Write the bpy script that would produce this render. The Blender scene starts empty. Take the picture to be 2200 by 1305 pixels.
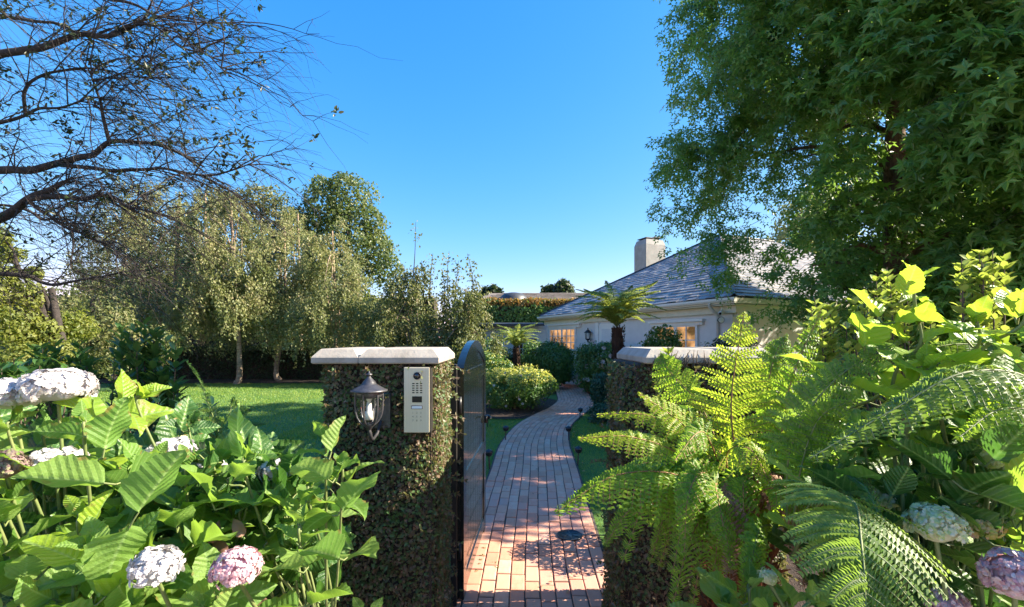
import bpy, math, random
import numpy as np
from mathutils import Vector, Matrix
random.seed(7); R = np.random.default_rng(7)
SC = bpy.context.scene
C = SC.collection

# ---------------------------------------------------------------- camera, sky, sun, exposure
EYE = 1.65; FPX = 978.0; CX = 1100.0; HY = 730.0      # focal length in photo pixels, horizon row
cam = bpy.data.cameras.new("camera"); cam_o = bpy.data.objects.new("camera", cam); C.objects.link(cam_o)
cam.sensor_width = 36.0; cam.lens = 36.0 * FPX / 2200.0
cam.shift_y = (HY - 652.5) / 2200.0
cam.clip_start = 0.05; cam.clip_end = 2000
cam_o.location = (0, 0, EYE); cam_o.rotation_euler = (math.radians(90), 0, 0)
SC.camera = cam_o

SUN_AZ = math.radians(88.0)      # clockwise from +Y : the sun stands to the right
SUN_EL = math.radians(32.0)
w = bpy.data.worlds.new("World"); SC.world = w; w.use_nodes = True
nt = w.node_tree; nt.nodes.clear()
sky = nt.nodes.new("ShaderNodeTexSky"); sky.sky_type = 'NISHITA'; sky.sun_disc = False
sky.sun_elevation = SUN_EL; sky.sun_rotation = SUN_AZ
sky.air_density = 0.7; sky.dust_density = 0.2; sky.ozone_density = 2.0
# one grade for the whole dome: deeper blue overhead, soft pale blue lower down
sx_ = nt.nodes.new("ShaderNodeSeparateColor"); hs = nt.nodes.new("ShaderNodeCombineColor"); nt.links.new(sky.outputs[0], sx_.inputs[0])
for ch, (gain, pw) in enumerate(((.275, 1.7), (.71, .75), (1.72, .30))):
    a_ = nt.nodes.new("ShaderNodeMath"); a_.operation = 'POWER'; a_.inputs[1].default_value = pw; nt.links.new(sx_.outputs[ch], a_.inputs[0])
    b_ = nt.nodes.new("ShaderNodeMath"); b_.operation = 'MULTIPLY'; b_.inputs[1].default_value = gain; nt.links.new(a_.outputs[0], b_.inputs[0]); nt.links.new(b_.outputs[0], hs.inputs[ch])
bg = nt.nodes.new("ShaderNodeBackground"); bg.inputs["Strength"].default_value = 0.13
wo = nt.nodes.new("ShaderNodeOutputWorld")
nt.links.new(hs.outputs[0], bg.inputs[0]); nt.links.new(bg.outputs[0], wo.inputs[0])

sl = bpy.data.lights.new("sun", 'SUN'); sl.energy = 4.4; sl.angle = math.radians(0.5); sl.color = (1.0, 0.9, 0.72)
so = bpy.data.objects.new("sun", sl); C.objects.link(so)
sd = Vector((math.sin(SUN_AZ) * math.cos(SUN_EL), math.cos(SUN_AZ) * math.cos(SUN_EL), math.sin(SUN_EL)))
so.rotation_euler = sd.to_track_quat('Z', 'Y').to_euler(); so.location = sd * 40
SC.view_settings.view_transform = 'Standard'; SC.view_settings.look = 'None'
SC.view_settings.gamma = 1.0; SC.view_settings.use_curve_mapping = False
SC.view_settings.exposure = 2.0
SC.render.engine = 'CYCLES'
SC.cycles.max_bounces = 8; SC.cycles.diffuse_bounces = 4; SC.cycles.transmission_bounces = 6; SC.cycles.transparent_max_bounces = 8
try:
    SC.cycles.use_denoising = True
except Exception:
    pass

def P(px, py, d):
    return np.array([(px - CX) / FPX * d, d, EYE - (py - HY) / FPX * d])
def G(px, py):
    d = EYE * FPX / (py - HY)
    return np.array([(px - CX) / FPX * d, d, 0.0])

# ---------------------------------------------------------------- helpers
ORG = {}
class MB:
    def __init__(s): s.V = []; s.F = {3: [], 4: []}; s.UV = []; s.n = 0
    def add(s, V, F, uv=None):
        V = np.asarray(V, float).reshape(-1, 3)
        if not isinstance(F, (list, tuple)) : F = [F]
        elif len(F) and not isinstance(F[0], np.ndarray):
            t = [f for f in F if len(f) == 3]; q = [f for f in F if len(f) == 4]
            big = [f for f in F if len(f) > 4]
            for f in big:
                for k in range(1, len(f) - 1): t.append((f[0], f[k], f[k + 1]))
            F = [np.array(a, int) for a in (t, q) if a]
        for a in F:
            if len(a): s.F[a.shape[1]].append(a + s.n)
        s.V.append(V); s.UV.append(np.zeros((len(V), 2)) if uv is None else np.asarray(uv, float)); s.n += len(V)
        return s
    def mesh(s, name, mat, smooth=True, org=(0, 0, 0)):
        me = bpy.data.meshes.new(name)
        if s.n:
            V = np.concatenate(s.V) - np.asarray(org, float)
            T = np.concatenate(s.F[3]) if s.F[3] else np.zeros((0, 3), int)
            Q = np.concatenate(s.F[4]) if s.F[4] else np.zeros((0, 4), int)
            li = np.concatenate([T.ravel(), Q.ravel()]).astype(np.int32)
            ls = np.concatenate([np.arange(len(T)) * 3, len(T) * 3 + np.arange(len(Q)) * 4]).astype(np.int32)
            me.vertices.add(len(V)); me.loops.add(len(li)); me.polygons.add(len(ls))
            me.vertices.foreach_set("co", V.astype(np.float32).ravel())
            me.loops.foreach_set("vertex_index", li); me.polygons.foreach_set("loop_start", ls)
            me.update(calc_edges=True)
            ul = me.uv_layers.new(name="UVMap")
            uv = np.concatenate(s.UV)[li].astype(np.float32)
            ul.data.foreach_set("uv", uv.ravel())
            me.polygons.foreach_set("use_smooth", np.full(len(ls), bool(smooth)))
            me.update()
        if mat: me.materials.append(mat)
        return me
    def build(s, name, mat, parent=None, smooth=True, kind=None, label=None):
        org = ORG.get(parent.name, (0, 0, 0)) if parent else (0, 0, 0)
        o = bpy.data.objects.new(name, s.mesh(name, mat, smooth, org)); C.objects.link(o)
        if parent: o.parent = parent
        ORG[o.name] = org
        if kind: o["kind"] = kind
        if label: o["label"] = label
        return o

def thing(name, label, cat, loc=(0, 0, 0), group=None):
    o = bpy.data.objects.new(name, None); o.empty_display_size = .1; C.objects.link(o)
    o.location = loc; ORG[o.name] = tuple(loc)
    o["label"] = label; o["category"] = cat
    if group: o["group"] = group
    return o
def place(name, me, parent, M, loc):
    """an object of its own that shares the mesh me; M 3x3 numpy, loc world"""
    o = bpy.data.objects.new(name, me); C.objects.link(o)
    org = ORG.get(parent.name, (0, 0, 0)) if parent else (0, 0, 0)
    m = np.eye(4); m[:3, :3] = M; m[:3, 3] = np.asarray(loc) - np.asarray(org)
    if parent: o.parent = parent
    o.matrix_local = Matrix(m.tolist()); ORG[o.name] = tuple(loc)
    return o
def norm(a):
    a = np.asarray(a, float); return a / (np.linalg.norm(a, axis=-1, keepdims=True) + 1e-9)
def frames(y, z):
    """columns x,y,z: y = direction of the leaf, z = face normal"""
    y = norm(y); x = norm(np.cross(y, z)); z2 = np.cross(x, y)
    return np.stack([x, y, z2], -1)
def scatter(mb, TV, TF, M, T, S, uv=None):
    """copies of a template, M (n,3,3), T (n,3), S (n,) or (n,3)"""
    n = len(T); 
    if n == 0: return
    S = np.asarray(S, float)
    if S.ndim == 1: S = np.repeat(S[:, None], 3, 1)
    V = np.einsum('nij,nkj->nki', M, TV[None] * S[:, None, :]) + T[:, None, :]
    k = len(TV)
    out = []
    for f in TF:
        out.append((f[None] + (np.arange(n) * k)[:, None, None]).reshape(-1, f.shape[1]))
    mb.add(V.reshape(-1, 3), out, None if uv is None else np.tile(uv, (n, 1)))
def rdir(n, up=0.0):
    v = R.normal(size=(n, 3)); v = norm(v); v[:, 2] += up; return norm(v)
BOXF = [(0,3,2,1),(4,5,6,7),(0,1,5,4),(1,2,6,5),(2,3,7,6),(3,0,4,7)]
def box(mb, lo, hi, M=None, c=None, bev=0.0):
    x0,y0,z0 = lo; x1,y1,z1 = hi
    if bev > 0:
        b = bev; V = []; 
        for z, i in ((z0, b), (z0 + b, 0), (z1 - b, 0), (z1, b)):
            V += [(x0+i,y0+i,z),(x1-i,y0+i,z),(x1-i,y1-i,z),(x0+i,y1-i,z)]
        F = [(0,3,2,1),(12,13,14,15)]
        for k in range(3):
            for j in range(4):
                a=k*4+j; b2=k*4+(j+1)%4; F.append((a,b2,b2+4,a+4))
    else:
        V = [(x0,y0,z0),(x1,y0,z0),(x1,y1,z0),(x0,y1,z0),(x0,y0,z1),(x1,y0,z1),(x1,y1,z1),(x0,y1,z1)]; F = BOXF
    V = np.array(V, float)
    if M is not None: V = V @ np.asarray(M).T
    if c is not None: V = V + np.asarray(c)
    mb.add(V, F); return mb
def lathe(mb, prof, c, n=20, a0=0.0):
    prof = np.array(prof, float); k = len(prof)
    a = np.arange(n) / n * 2 * math.pi + a0
    V = np.stack([prof[:, 0][:, None] * np.cos(a), prof[:, 0][:, None] * np.sin(a), np.repeat(prof[:, 1][:, None], n, 1)], -1).reshape(-1, 3) + np.asarray(c)
    F = [(i*n+j, i*n+(j+1)%n, (i+1)*n+(j+1)%n, (i+1)*n+j) for i in range(k-1) for j in range(n)]
    mb.add(V, np.array(F)); return mb
def tube(mb, pts, rad, n=5, cap=False):
    pts = np.asarray(pts, float); k = len(pts)
    rad = np.broadcast_to(np.asarray(rad, float), (k,)) if np.ndim(rad) < 2 else rad
    t = norm(np.gradient(pts, axis=0))
    ref = np.array([0.13, 0.21, 1.0]) if abs(t[0, 2]) < .9 else np.array([1.0, 0.2, 0.1])
    u = norm(np.cross(t, ref)); v = np.cross(t, u)
    a = np.arange(n) / n * 2 * math.pi
    V = pts[:, None] + rad[:, None, None] * (np.cos(a)[None, :, None] * u[:, None] + np.sin(a)[None, :, None] * v[:, None])
    i = np.arange(k - 1)[:, None]; j = np.arange(n)[None]
    F = np.stack([i*n+j, i*n+(j+1)%n, (i+1)*n+(j+1)%n, (i+1)*n+j], -1).reshape(-1, 4)
    uv = np.stack([np.tile(np.arange(n)/n, k), np.repeat(np.arange(k)/k, n)], -1)
    FF = [F]
    if cap: FF.append(np.array([(k-1)*n + np.array([0, q, q+1]) for q in range(1, n-1)])); FF.append(np.array([np.array([0, q+1, q]) for q in range(1, n-1)]))
    mb.add(V.reshape(-1, 3), FF, uv); return mb
def spline(pts, n):
    """Catmull-Rom through the points"""
    p = np.asarray(pts, float); p = np.vstack([2*p[0]-p[1], p, 2*p[-1]-p[-2]])
    m = len(p) - 3; t = np.linspace(0, m - 1e-6, n); i = t.astype(int); f = (t - i)[:, None]
    a, b, c, d = p[i], p[i+1], p[i+2], p[i+3]
    return .5 * ((2*b) + (-a+c)*f + (2*a-5*b+4*c-d)*f**2 + (-a+3*b-3*c+d)*f**3)
def wob(p, s=3.0, seed=0.0):
    """cheap smooth pseudo noise in -1..1"""
    x, y, z = (np.asarray(p)[..., i] * s + seed * (i + 1.7) for i in range(3))
    return (np.sin(x*1.1 + np.sin(y*1.3+z)*1.2) + np.sin(y*1.7 + np.sin(z*.9+x)*1.3) + np.sin(z*1.5+np.sin(x*1.2-y)*1.1)) / 3

# ---------------------------------------------------------------- materials
def newmat(name):
    m = bpy.data.materials.new(name); m.use_nodes = True; t = m.node_tree; t.nodes.clear()
    o = t.nodes.new("ShaderNodeOutputMaterial"); return m, t, o
def N(t, typ, **kw):
    n = t.nodes.new(typ)
    for k, v in kw.items():
        if k in n.inputs.keys(): n.inputs[k].default_value = v
        else: setattr(n, k, v)
    return n
def ramp(t, cols, fac=None):
    r = t.nodes.new("ShaderNodeValToRGB"); e = r.color_ramp.elements
    while len(e) < len(cols): e.new(.5)
    for el, (p, c) in zip(e, cols): el.position = p; el.color = (*c, 1)
    if fac is not None: t.links.new(fac, r.inputs[0])
    return r
def rand_of(t, k=1.0):
    g = N(t, "ShaderNodeNewGeometry"); o = N(t, "ShaderNodeObjectInfo")
    a = N(t, "ShaderNodeMath", operation='ADD'); f = N(t, "ShaderNodeMath", operation='FRACT')
    t.links.new(g.outputs["Random Per Island"], a.inputs[0]); t.links.new(o.outputs["Random"], a.inputs[1]); t.links.new(a.outputs[0], f.inputs[0])
    return f.outputs[0]
def leaf_mat(name, cols, trans=(.2, .34, .03), tf=.38, rough=.42, veins=False, clump=0.0, spec=.5, bump=.0):
    m, t, o = newmat(name)
    r = rand_of(t); fac = r
    if clump:
        tc = N(t, "ShaderNodeNewGeometry"); nz = N(t, "ShaderNodeTexNoise", Scale=clump, Detail=2.0)
        t.links.new(tc.outputs["Position"], nz.inputs["Vector"])
        mr = N(t, "ShaderNodeMapRange"); mr.inputs[1].default_value = .3; mr.inputs[2].default_value = .7
        t.links.new(nz.outputs[0], mr.inputs[0])
        mx = N(t, "ShaderNodeMix"); mx.inputs[0].default_value = .5
        t.links.new(r, mx.inputs[2]); t.links.new(mr.outputs[0], mx.inputs[3]); fac = mx.outputs[0]
    cr = ramp(t, [(i / (len(cols) - 1), c) for i, c in enumerate(cols)], fac)
    col = cr.outputs[0]
    p = N(t, "ShaderNodeBsdfPrincipled", Roughness=rough); p.inputs["Specular IOR Level"].default_value = spec
    if veins:
        uv = N(t, "ShaderNodeUVMap"); sp = N(t, "ShaderNodeSeparateXYZ"); t.links.new(uv.outputs[0], sp.inputs[0])
        ax = N(t, "ShaderNodeMath", operation='ABSOLUTE'); t.links.new(sp.outputs[0], ax.inputs[0])
        ma = N(t, "ShaderNodeMath", operation='MULTIPLY_ADD'); t.links.new(ax.outputs[0], ma.inputs[0]); ma.inputs[1].default_value = -.75; t.links.new(sp.outputs[1], ma.inputs[2])
        mu = N(t, "ShaderNodeMath", operation='MULTIPLY'); t.links.new(ma.outputs[0], mu.inputs[0]); mu.inputs[1].default_value = 9.0
        pp = N(t, "ShaderNodeMath", operation='PINGPONG'); t.links.new(mu.outputs[0], pp.inputs[0]); pp.inputs[1].default_value = .5
        lo = N(t, "ShaderNodeMapRange"); lo.inputs[1].default_value = 0; lo.inputs[2].default_value = .13; lo.inputs[3].default_value = 1; lo.inputs[4].default_value = 0
        t.links.new(pp.outputs[0], lo.inputs[0])
        mid = N(t, "ShaderNodeMapRange"); mid.inputs[1].default_value = .008; mid.inputs[2].default_value = .03; mid.inputs[3].default_value = 1; mid.inputs[4].default_value = 0
        t.links.new(ax.outputs[0], mid.inputs[0])
        mm = N(t, "ShaderNodeMath", operation='MAXIMUM'); s5 = N(t, "ShaderNodeMath", operation='MULTIPLY'); s5.inputs[1].default_value = .4
        t.links.new(lo.outputs[0], s5.inputs[0]); t.links.new(s5.outputs[0], mm.inputs[0]); t.links.new(mid.outputs[0], mm.inputs[1])
        mc = N(t, "ShaderNodeMix", data_type='RGBA'); t.links.new(mm.outputs[0], mc.inputs[0]); t.links.new(col, mc.inputs[6]); mc.inputs[7].default_value = (.25, .38, .12, 1)
        nz2 = N(t, "ShaderNodeTexNoise", Scale=60.0, Detail=3.0); t.links.new(uv.outputs[0], nz2.inputs["Vector"]); nz2.inputs["Scale"].default_value = 30
        sm = N(t, "ShaderNodeMath", operation='MULTIPLY_ADD'); t.links.new(nz2.outputs[0], sm.inputs[0]); sm.inputs[1].default_value = .5; t.links.new(pp.outputs[0], sm.inputs[2])
        bp = N(t, "ShaderNodeBump", Strength=.9, Distance=.004); t.links.new(sm.outputs[0], bp.inputs["Height"]); t.links.new(bp.outputs[0], p.inputs["Normal"])
        col = mc.outputs[2]
        n3 = N(t, "ShaderNodeTexNoise", Detail=5.0); n3.inputs["Scale"].default_value = 3.2
        ob = N(t, "ShaderNodeObjectInfo"); va = N(t, "ShaderNodeVectorMath", operation='ADD'); t.links.new(uv.outputs[0], va.inputs[0]); t.links.new(ob.outputs["Location"], va.inputs[1]); t.links.new(va.outputs[0], n3.inputs["Vector"])
        ed = N(t, "ShaderNodeMath", operation='MULTIPLY_ADD'); t.links.new(ax.outputs[0], ed.inputs[0]); ed.inputs[1].default_value = .55; t.links.new(n3.outputs[0], ed.inputs[2])
        e2 = N(t, "ShaderNodeMapRange"); e2.inputs[1].default_value = .73; e2.inputs[2].default_value = .80; t.links.new(ed.outputs[0], e2.inputs[0])
        m3 = N(t, "ShaderNodeMix", data_type='RGBA'); t.links.new(e2.outputs[0], m3.inputs[0]); t.links.new(col, m3.inputs[6]); m3.inputs[7].default_value = (.22, .17, .05, 1); col = m3.outputs[2]
    t.links.new(col, p.inputs["Base Color"])
    tr = N(t, "ShaderNodeBsdfTranslucent"); 
    hv = N(t, "ShaderNodeMix", data_type='RGBA'); hv.inputs[0].default_value = .7; t.links.new(col, hv.inputs[6]); hv.inputs[7].default_value = (*trans, 1)
    t.links.new(hv.outputs[2], tr.inputs[0])
    mx = N(t, "ShaderNodeMixShader"); mx.inputs[0].default_value = tf
    t.links.new(p.outputs[0], mx.inputs[1]); t.links.new(tr.outputs[0], mx.inputs[2]); t.links.new(mx.outputs[0], o.inputs[0])
    return m
def plain(name, cols, rough=.6, scale=8.0, bump=.3, dist=.01, metal=0.0, island=False, detail=6.0, stretch=(1,1,1), spec=.5, coat=0.0):
    """noise mixed colours with a fine relief"""
    m, t, o = newmat(name)
    tc = N(t, "ShaderNodeTexCoord"); mp = N(t, "ShaderNodeMapping"); mp.inputs["Scale"].default_value = stretch
    t.links.new(tc.outputs["Object"], mp.inputs[0])
    nz = N(t, "ShaderNodeTexNoise", Scale=scale, Detail=detail, Roughness=.62); t.links.new(mp.outputs[0], nz.inputs["Vector"])
    fac = nz.outputs[0]
    if island:
        r = rand_of(t); mx = N(t, "ShaderNodeMix"); mx.inputs[0].default_value = .72
        t.links.new(fac, mx.inputs[2]); t.links.new(r, mx.inputs[3]); fac = mx.outputs[0]
        cr = ramp(t, [(i / max(1, len(cols) - 1) * .8 + .1, c) for i, c in enumerate(cols)], fac)
    else:
        cr = ramp(t, [(.3 + i / max(1, len(cols) - 1) * .4, c) for i, c in enumerate(cols)], fac)
    p = N(t, "ShaderNodeBsdfPrincipled", Roughness=rough, Metallic=metal); p.inputs["Specular IOR Level"].default_value = spec
    p.inputs["Coat Weight"].default_value = coat
    t.links.new(cr.outputs[0], p.inputs["Base Color"])
    n2 = N(t, "ShaderNodeTexNoise", Scale=scale * 6, Detail=5.0); t.links.new(mp.outputs[0], n2.inputs["Vector"])
    bp = N(t, "ShaderNodeBump", Strength=bump, Distance=dist); t.links.new(n2.outputs[0], bp.inputs["Height"]); t.links.new(bp.outputs[0], p.inputs["Normal"])
    t.links.new(p.outputs[0], o.inputs[0]); return m
def glass(name, tint=(1, 1, 1), rough=.02):
    m, t, o = newmat(name)
    g = N(t, "ShaderNodeBsdfGlossy", Roughness=rough); tr = N(t, "ShaderNodeBsdfTransparent"); tr.inputs[0].default_value = (*tint, 1)
    lw = N(t, "ShaderNodeLayerWeight"); pw = N(t, "ShaderNodeMath", operation='POWER'); pw.inputs[1].default_value = 4.5; t.links.new(lw.outputs["Facing"], pw.inputs[0])
    ad = N(t, "ShaderNodeMath", operation='MULTIPLY_ADD'); ad.inputs[1].default_value = .7; ad.inputs[2].default_value = .05; t.links.new(pw.outputs[0], ad.inputs[0])
    mx = N(t, "ShaderNodeMixShader"); t.links.new(ad.outputs[0], mx.inputs[0]); t.links.new(tr.outputs[0], mx.inputs[1]); t.links.new(g.outputs[0], mx.inputs[2]); t.links.new(mx.outputs[0], o.inputs[0])
    return m
def lamp_lit(name, col, s):
    m, t, o = newmat(name); tc = N(t, "ShaderNodeTexCoord")
    nz = N(t, "ShaderNodeTexNoise", Scale=2.2, Detail=3.0); t.links.new(tc.outputs["Object"], nz.inputs["Vector"])
    cr = ramp(t, [(.38, tuple(c * .12 for c in col)), (.62, col)], nz.outputs[0])
    e = N(t, "ShaderNodeEmission", Strength=s); t.links.new(cr.outputs[0], e.inputs[0]); t.links.new(e.outputs[0], o.inputs[0]); return m

M_lawn = plain("lawn_turf", [(.05, .12, .018), (.085, .18, .028)], .9, 3.0, .8, .02)
M_blade = leaf_mat("grass_blade", [(.07, .17, .022), (.13, .24, .03), (.24, .32, .05), (.32, .34, .09)], (.34, .52, .06), .35, .5, clump=.9)
M_soil = plain("bark_mulch", [(.018, .012, .008), (.06, .035, .022)], .95, 14, 1.0, .03)
M_mortar = plain("sand_joint", [(.06, .045, .035), (.12, .09, .07)], .95, 30, .6, .004)
M_brick = plain("clay_paver", [(.52, .22, .14), (.64, .30, .19), (.70, .36, .24), (.58, .30, .22), (.66, .28, .18), (.72, .43, .31)], .8, 22, .5, .003, island=True)
M_conc = plain("pale_concrete", [(.32, .3, .27), (.42, .4, .36)], .85, 5, .4, .004)
M_asph = plain("asphalt", [(.04, .04, .042), (.06, .06, .06)], .9, 40, .7, .004)
M_stone = plain("limestone_coping", [(.26, .225, .18), (.36, .32, .265), (.42, .38, .32)], .8, 9, .5, .004)
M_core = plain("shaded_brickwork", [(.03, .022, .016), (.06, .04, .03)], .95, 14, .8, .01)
M_fig = leaf_mat("creeping_fig", [(.045, .10, .028), (.08, .165, .04), (.06, .12, .04), (.10, .07, .04), (.19, .11, .07), (.08, .16, .04), (.07, .12, .035), (.36, .26, .17)], (.36, .34, .1), .25, .5, clump=4.0)
M_twig = plain("brown_twig", [(.05, .035, .022), (.11, .08, .05)], .9, 20, .6, .004)
M_gate = plain("black_green_gate_paint", [(.004, .007, .007), (.008, .012, .012)], .25, 6, .10, .003, stretch=(12, 12, .12), coat=.5)
M_gatew = plain("black_painted_post", [(.008, .007, .006), (.02, .016, .013)], .6, 6, .4, .003)
M_black = plain("black_metal", [(.012, .012, .013), (.022, .022, .024)], .38, 20, .3, .001, metal=.0)
M_pewter = plain("antique_pewter", [(.05, .05, .055), (.13, .125, .13)], .42, 40, .4, .001, metal=.6)
M_brass = plain("brushed_champagne_steel", [(.60, .53, .37), (.66, .59, .43)], .42, 3, .15, .0005, metal=.1, stretch=(60, 60, 1.2))
M_dark = plain("smoked_plastic", [(.012, .011, .011), (.02, .018, .018)], .15, 5, .0, .001)
M_lens = plain("camera_lens", [(.004, .004, .006), (.01, .01, .014)], .05, 5, 0, .001, coat=1.0)
M_plate = plain("pale_name_plate", [(.62, .68, .7), (.7, .75, .76)], .3, 5, 0, .001)  # even pale blue-grey colour, no glow
M_engr = plain("engraved_print", [(.12, .11, .08), (.16, .14, .10)], .6, 5, 0, .001)
M_glass = glass("clear_glass")
M_ribglass = glass("seeded_glass", (.92, .94, .95), .08)
M_bulb = plain("frosted_bulb", [(.7, .66, .55), (.8, .76, .66)], .3, 5, 0, .001)
M_wall = plain("pale_grey_painted_wall", [(.60, .59, .56), (.66, .65, .62)], .75, 6, .3, .004)
M_white = plain("white_trim_paint", [(.72, .70, .64), (.78, .76, .70)], .45, 6, .1, .002)
M_cream = plain("cream_fascia_paint", [(.62, .58, .44), (.70, .66, .52)], .55, 6, .1, .002)
M_slate = plain("slate_roof_tile", [(.13, .13, .14), (.19, .19, .20), (.25, .245, .25), (.36, .345, .34)], .55, 9, .5, .004, island=True)
M_lead = plain("lead_flashing", [(.03, .033, .04), (.06, .065, .07)], .5, 9, .3, .003)
M_stucco = plain("weathered_stucco", [(.235, .235, .215), (.35, .35, .325)], .9, 3.5, .6, .01)
M_lit = lamp_lit("lit_room", (1.0, .52, .22), .30)
M_bark = plain("grey_brown_bark", [(.025, .02, .018), (.075, .06, .052)], .95, 9, 1.0, .02, stretch=(3, 3, .6))
M_bark2 = plain("warm_plated_bark", [(.09, .055, .035), (.26, .16, .10)], .95, 9, 1.0, .03, stretch=(3, 3, .5))
M_birchb = plain("birch_bark", [(.10, .07, .045), (.26, .19, .13), (.42, .33, .24)], .9, 6, .6, .01, stretch=(1, 1, 3))
M_fernb = plain("tree_fern_fibre", [(.022, .012, .008), (.09, .04, .022)], .98, 14, 1.0, .03, stretch=(3, 3, 1))
M_rust = plain("red_brown_frond_fibre", [(.10, .03, .012), (.34, .11, .04)], .9, 14, 1.0, .02)
M_terra = plain("terracotta", [(.30, .12, .07), (.42, .18, .11)], .85, 8, .4, .004)
M_oldroof = plain("weathered_shingle", [(.14, .12, .10), (.24, .20, .17)], .9, 9, .5, .01, island=True)
# ================================================================ THE SETTING
def sheet(name, pts, z, mat, kind='structure'):
    mb = MB(); n = len(pts); V = [(x, y, z) for x, y in pts]
    cx = sum(p[0] for p in pts) / n; cy = sum(p[1] for p in pts) / n
    V.append((cx, cy, z)); mb.add(V, [(i, (i + 1) % n, n) for i in range(n)])
    return mb.build(name, mat, None, False, kind)
sheet("ground", [(-300, -300), (300, -300), (300, 300), (-300, 300)], -.012, M_lawn)
sheet("pavement", [(-60, -3.2), (60, -3.2), (60, .55), (-60, .55)], .0, M_conc)
sheet("road", [(-60, -14), (60, -14), (60, -3.35), (-60, -3.35)], -.006, M_asph)
_k = MB(); box(_k, (-60, -3.35, -.05), (60, -3.2, .03), bev=.01); _k.build("kerb", M_conc, None, False, 'structure')

# lawn with gentle relief
_l = MB(); gx = np.linspace(-26, 12, 96); gy = np.linspace(3.0, 24, 60)
X, Y = np.meshgrid(gx, gy); Z = .004 + .012 * (wob(np.stack([X, Y, 0 * X], -1), 1.3) + 1) * 0.5
i, j = np.meshgrid(np.arange(59), np.arange(95), indexing='ij'); a = i * 96 + j
_l.add(np.stack([X, Y, Z], -1).reshape(-1, 3), np.stack([a, a + 1, a + 97, a + 96], -1).reshape(-1, 4))
_l.build("lawn", M_lawn, None, True, 'structure')

# garden beds of bark mulch
def blob_pts(c, rx, ry, n=40, seed=0, amp=.08):
    return [(c[0] + rx * math.cos(t) * (1 + amp * math.sin(3*t+seed) + amp*.6*math.sin(7*t+2*seed)), c[1] + ry * math.sin(t) * (1 + amp * math.sin(4*t+seed*2))) for t in np.linspace(0, 2*math.pi, n, endpoint=False)]
bed_street = sheet("street_bed", [(-9, .6), (-.42, .6), (-.42, 2.9), (-1.2, 3.15), (-3, 3.5), (-9, 3.8)], .026, M_soil)
sheet("street_bed", [(.7, .6), (9, .6), (9, 3.4), (3.0, 3.5), (1.6, 4.2), (.95, 3.7), (.78, 3.1), (.7, 2.9)], .026, M_soil)
sheet("shrub_bed", blob_pts((.0, 11.3), 1.35, 1.95, seed=1, amp=.05), .030, M_soil)
sheet("shrub_bed", blob_pts((-.3, 15.2), 2.0, 2.3, seed=3), .034, M_soil)
sheet("house_bed", [(2.05, 9.4), (2.5, 9.0), (5.0, 8.6), (6.5, 9.6), (5.2, 10.6), (3.0, 15.4), (2.45, 15.5), (2.38, 13), (2.2, 11.2)], .038, M_soil)
sheet("hedge_bed", [(-24, 16.8), (1.2, 17.0), (1.2, 20.5), (-24, 20.5)], .030, M_soil)

# ---- brick path: every paver is laid one by one along the bend
CL = spline([(.13, .6), (.13, 2.0), (.13, 2.83), (.15, 3.43), (.20, 4.36), (.28, 5.7), (.36, 7.1), (.58, 8.5), (.93, 9.6), (1.38, 10.8), (1.68, 12.0), (1.80, 13.4), (1.87, 14.8), (1.98, 16.9)], 700)
seg = np.linalg.norm(np.diff(CL, axis=0), axis=1); SL = np.concatenate([[0], np.cumsum(seg)])
def on_path(s):
    x = np.interp(s, SL, CL[:, 0]); y = np.interp(s, SL, CL[:, 1])
    e = .05; x2 = np.interp(s + e, SL, CL[:, 0]); y2 = np.interp(s + e, SL, CL[:, 1]); x1 = np.interp(s - e, SL, CL[:, 0]); y1 = np.interp(s - e, SL, CL[:, 1])
    t = norm(np.stack([x2 - x1, y2 - y1], -1)); return np.stack([x, y], -1), t
def hw(s): return .535 - .06 * np.clip((s - 6) / 4, 0, 1)
_m = MB(); ss = np.linspace(.1, SL[-1] - .1, 160); c, t = on_path(ss); n_ = np.stack([t[:, 1], -t[:, 0]], -1); ww = hw(ss)[:, None] + .02
A = c - n_ * ww; B = c + n_ * ww
V = np.concatenate([np.c_[A, np.full(160, .034)], np.c_[B, np.full(160, .034)]]); k = np.arange(159)
_m.add(V, np.stack([k, k + 160, k + 161, k + 1], -1))
path = _m.build("brick_path", M_mortar, None, False, 'structure'); ORG[path.name] = (0, 0, 0)
def paver_mb(L, W, H=.03, b=.004):
    m = MB(); x, y = W / 2, L / 2; j = lambda s: s * R.uniform(.0, .0022)
    V = [(-x+j(1), -y+j(1), 0), (x-j(1), -y+j(1), 0), (x-j(1), y-j(1), 0), (-x+j(1), y-j(1), 0)]
    V += [(a, b_, H - b) for a, b_, _ in V] + [(a - math.copysign(b, a), b_ - math.copysign(b, b_), H - R.uniform(0, .001)) for a, b_, _ in V]
    F = [(0, 1, 5, 4), (1, 2, 6, 5), (2, 3, 7, 6), (3, 0, 4, 7), (4, 5, 9, 8), (5, 6, 10, 9), (6, 7, 11, 10), (7, 4, 8, 11), (8, 9, 10, 11)]
    m.add(V, F); return m
NC = 11
PAVE = [paver_mb(.19, .0905) for _ in range(5)]
PAVEM = [p.mesh("brick", M_brick, False) for p in PAVE]
bricks = []
for col in range(NC):
    u = (col + .5) / NC * 2 - 1
    s = 1.2 + R.uniform(0, .2)
    while s < SL[-1] - .25:
        L = .19
        c, t = on_path(s); w0 = float(hw(s)); off = u * w0
        nrm = np.array([t[1], -t[0]]); p = c + nrm * off
        # pitch along the path changes with the bend
        c2, t2 = on_path(s + .1); turn = t[0] * t2[1] - t[1] * t2[0]
        kf = 1 + off * turn / .1 * 1.0
        bricks.append((p[0], p[1], t, w0 / .535, kf)); s += (.1965 + R.uniform(-.002, .004)) / max(.6, kf)
bricks.sort(key=lambda b: b[1])
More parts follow.
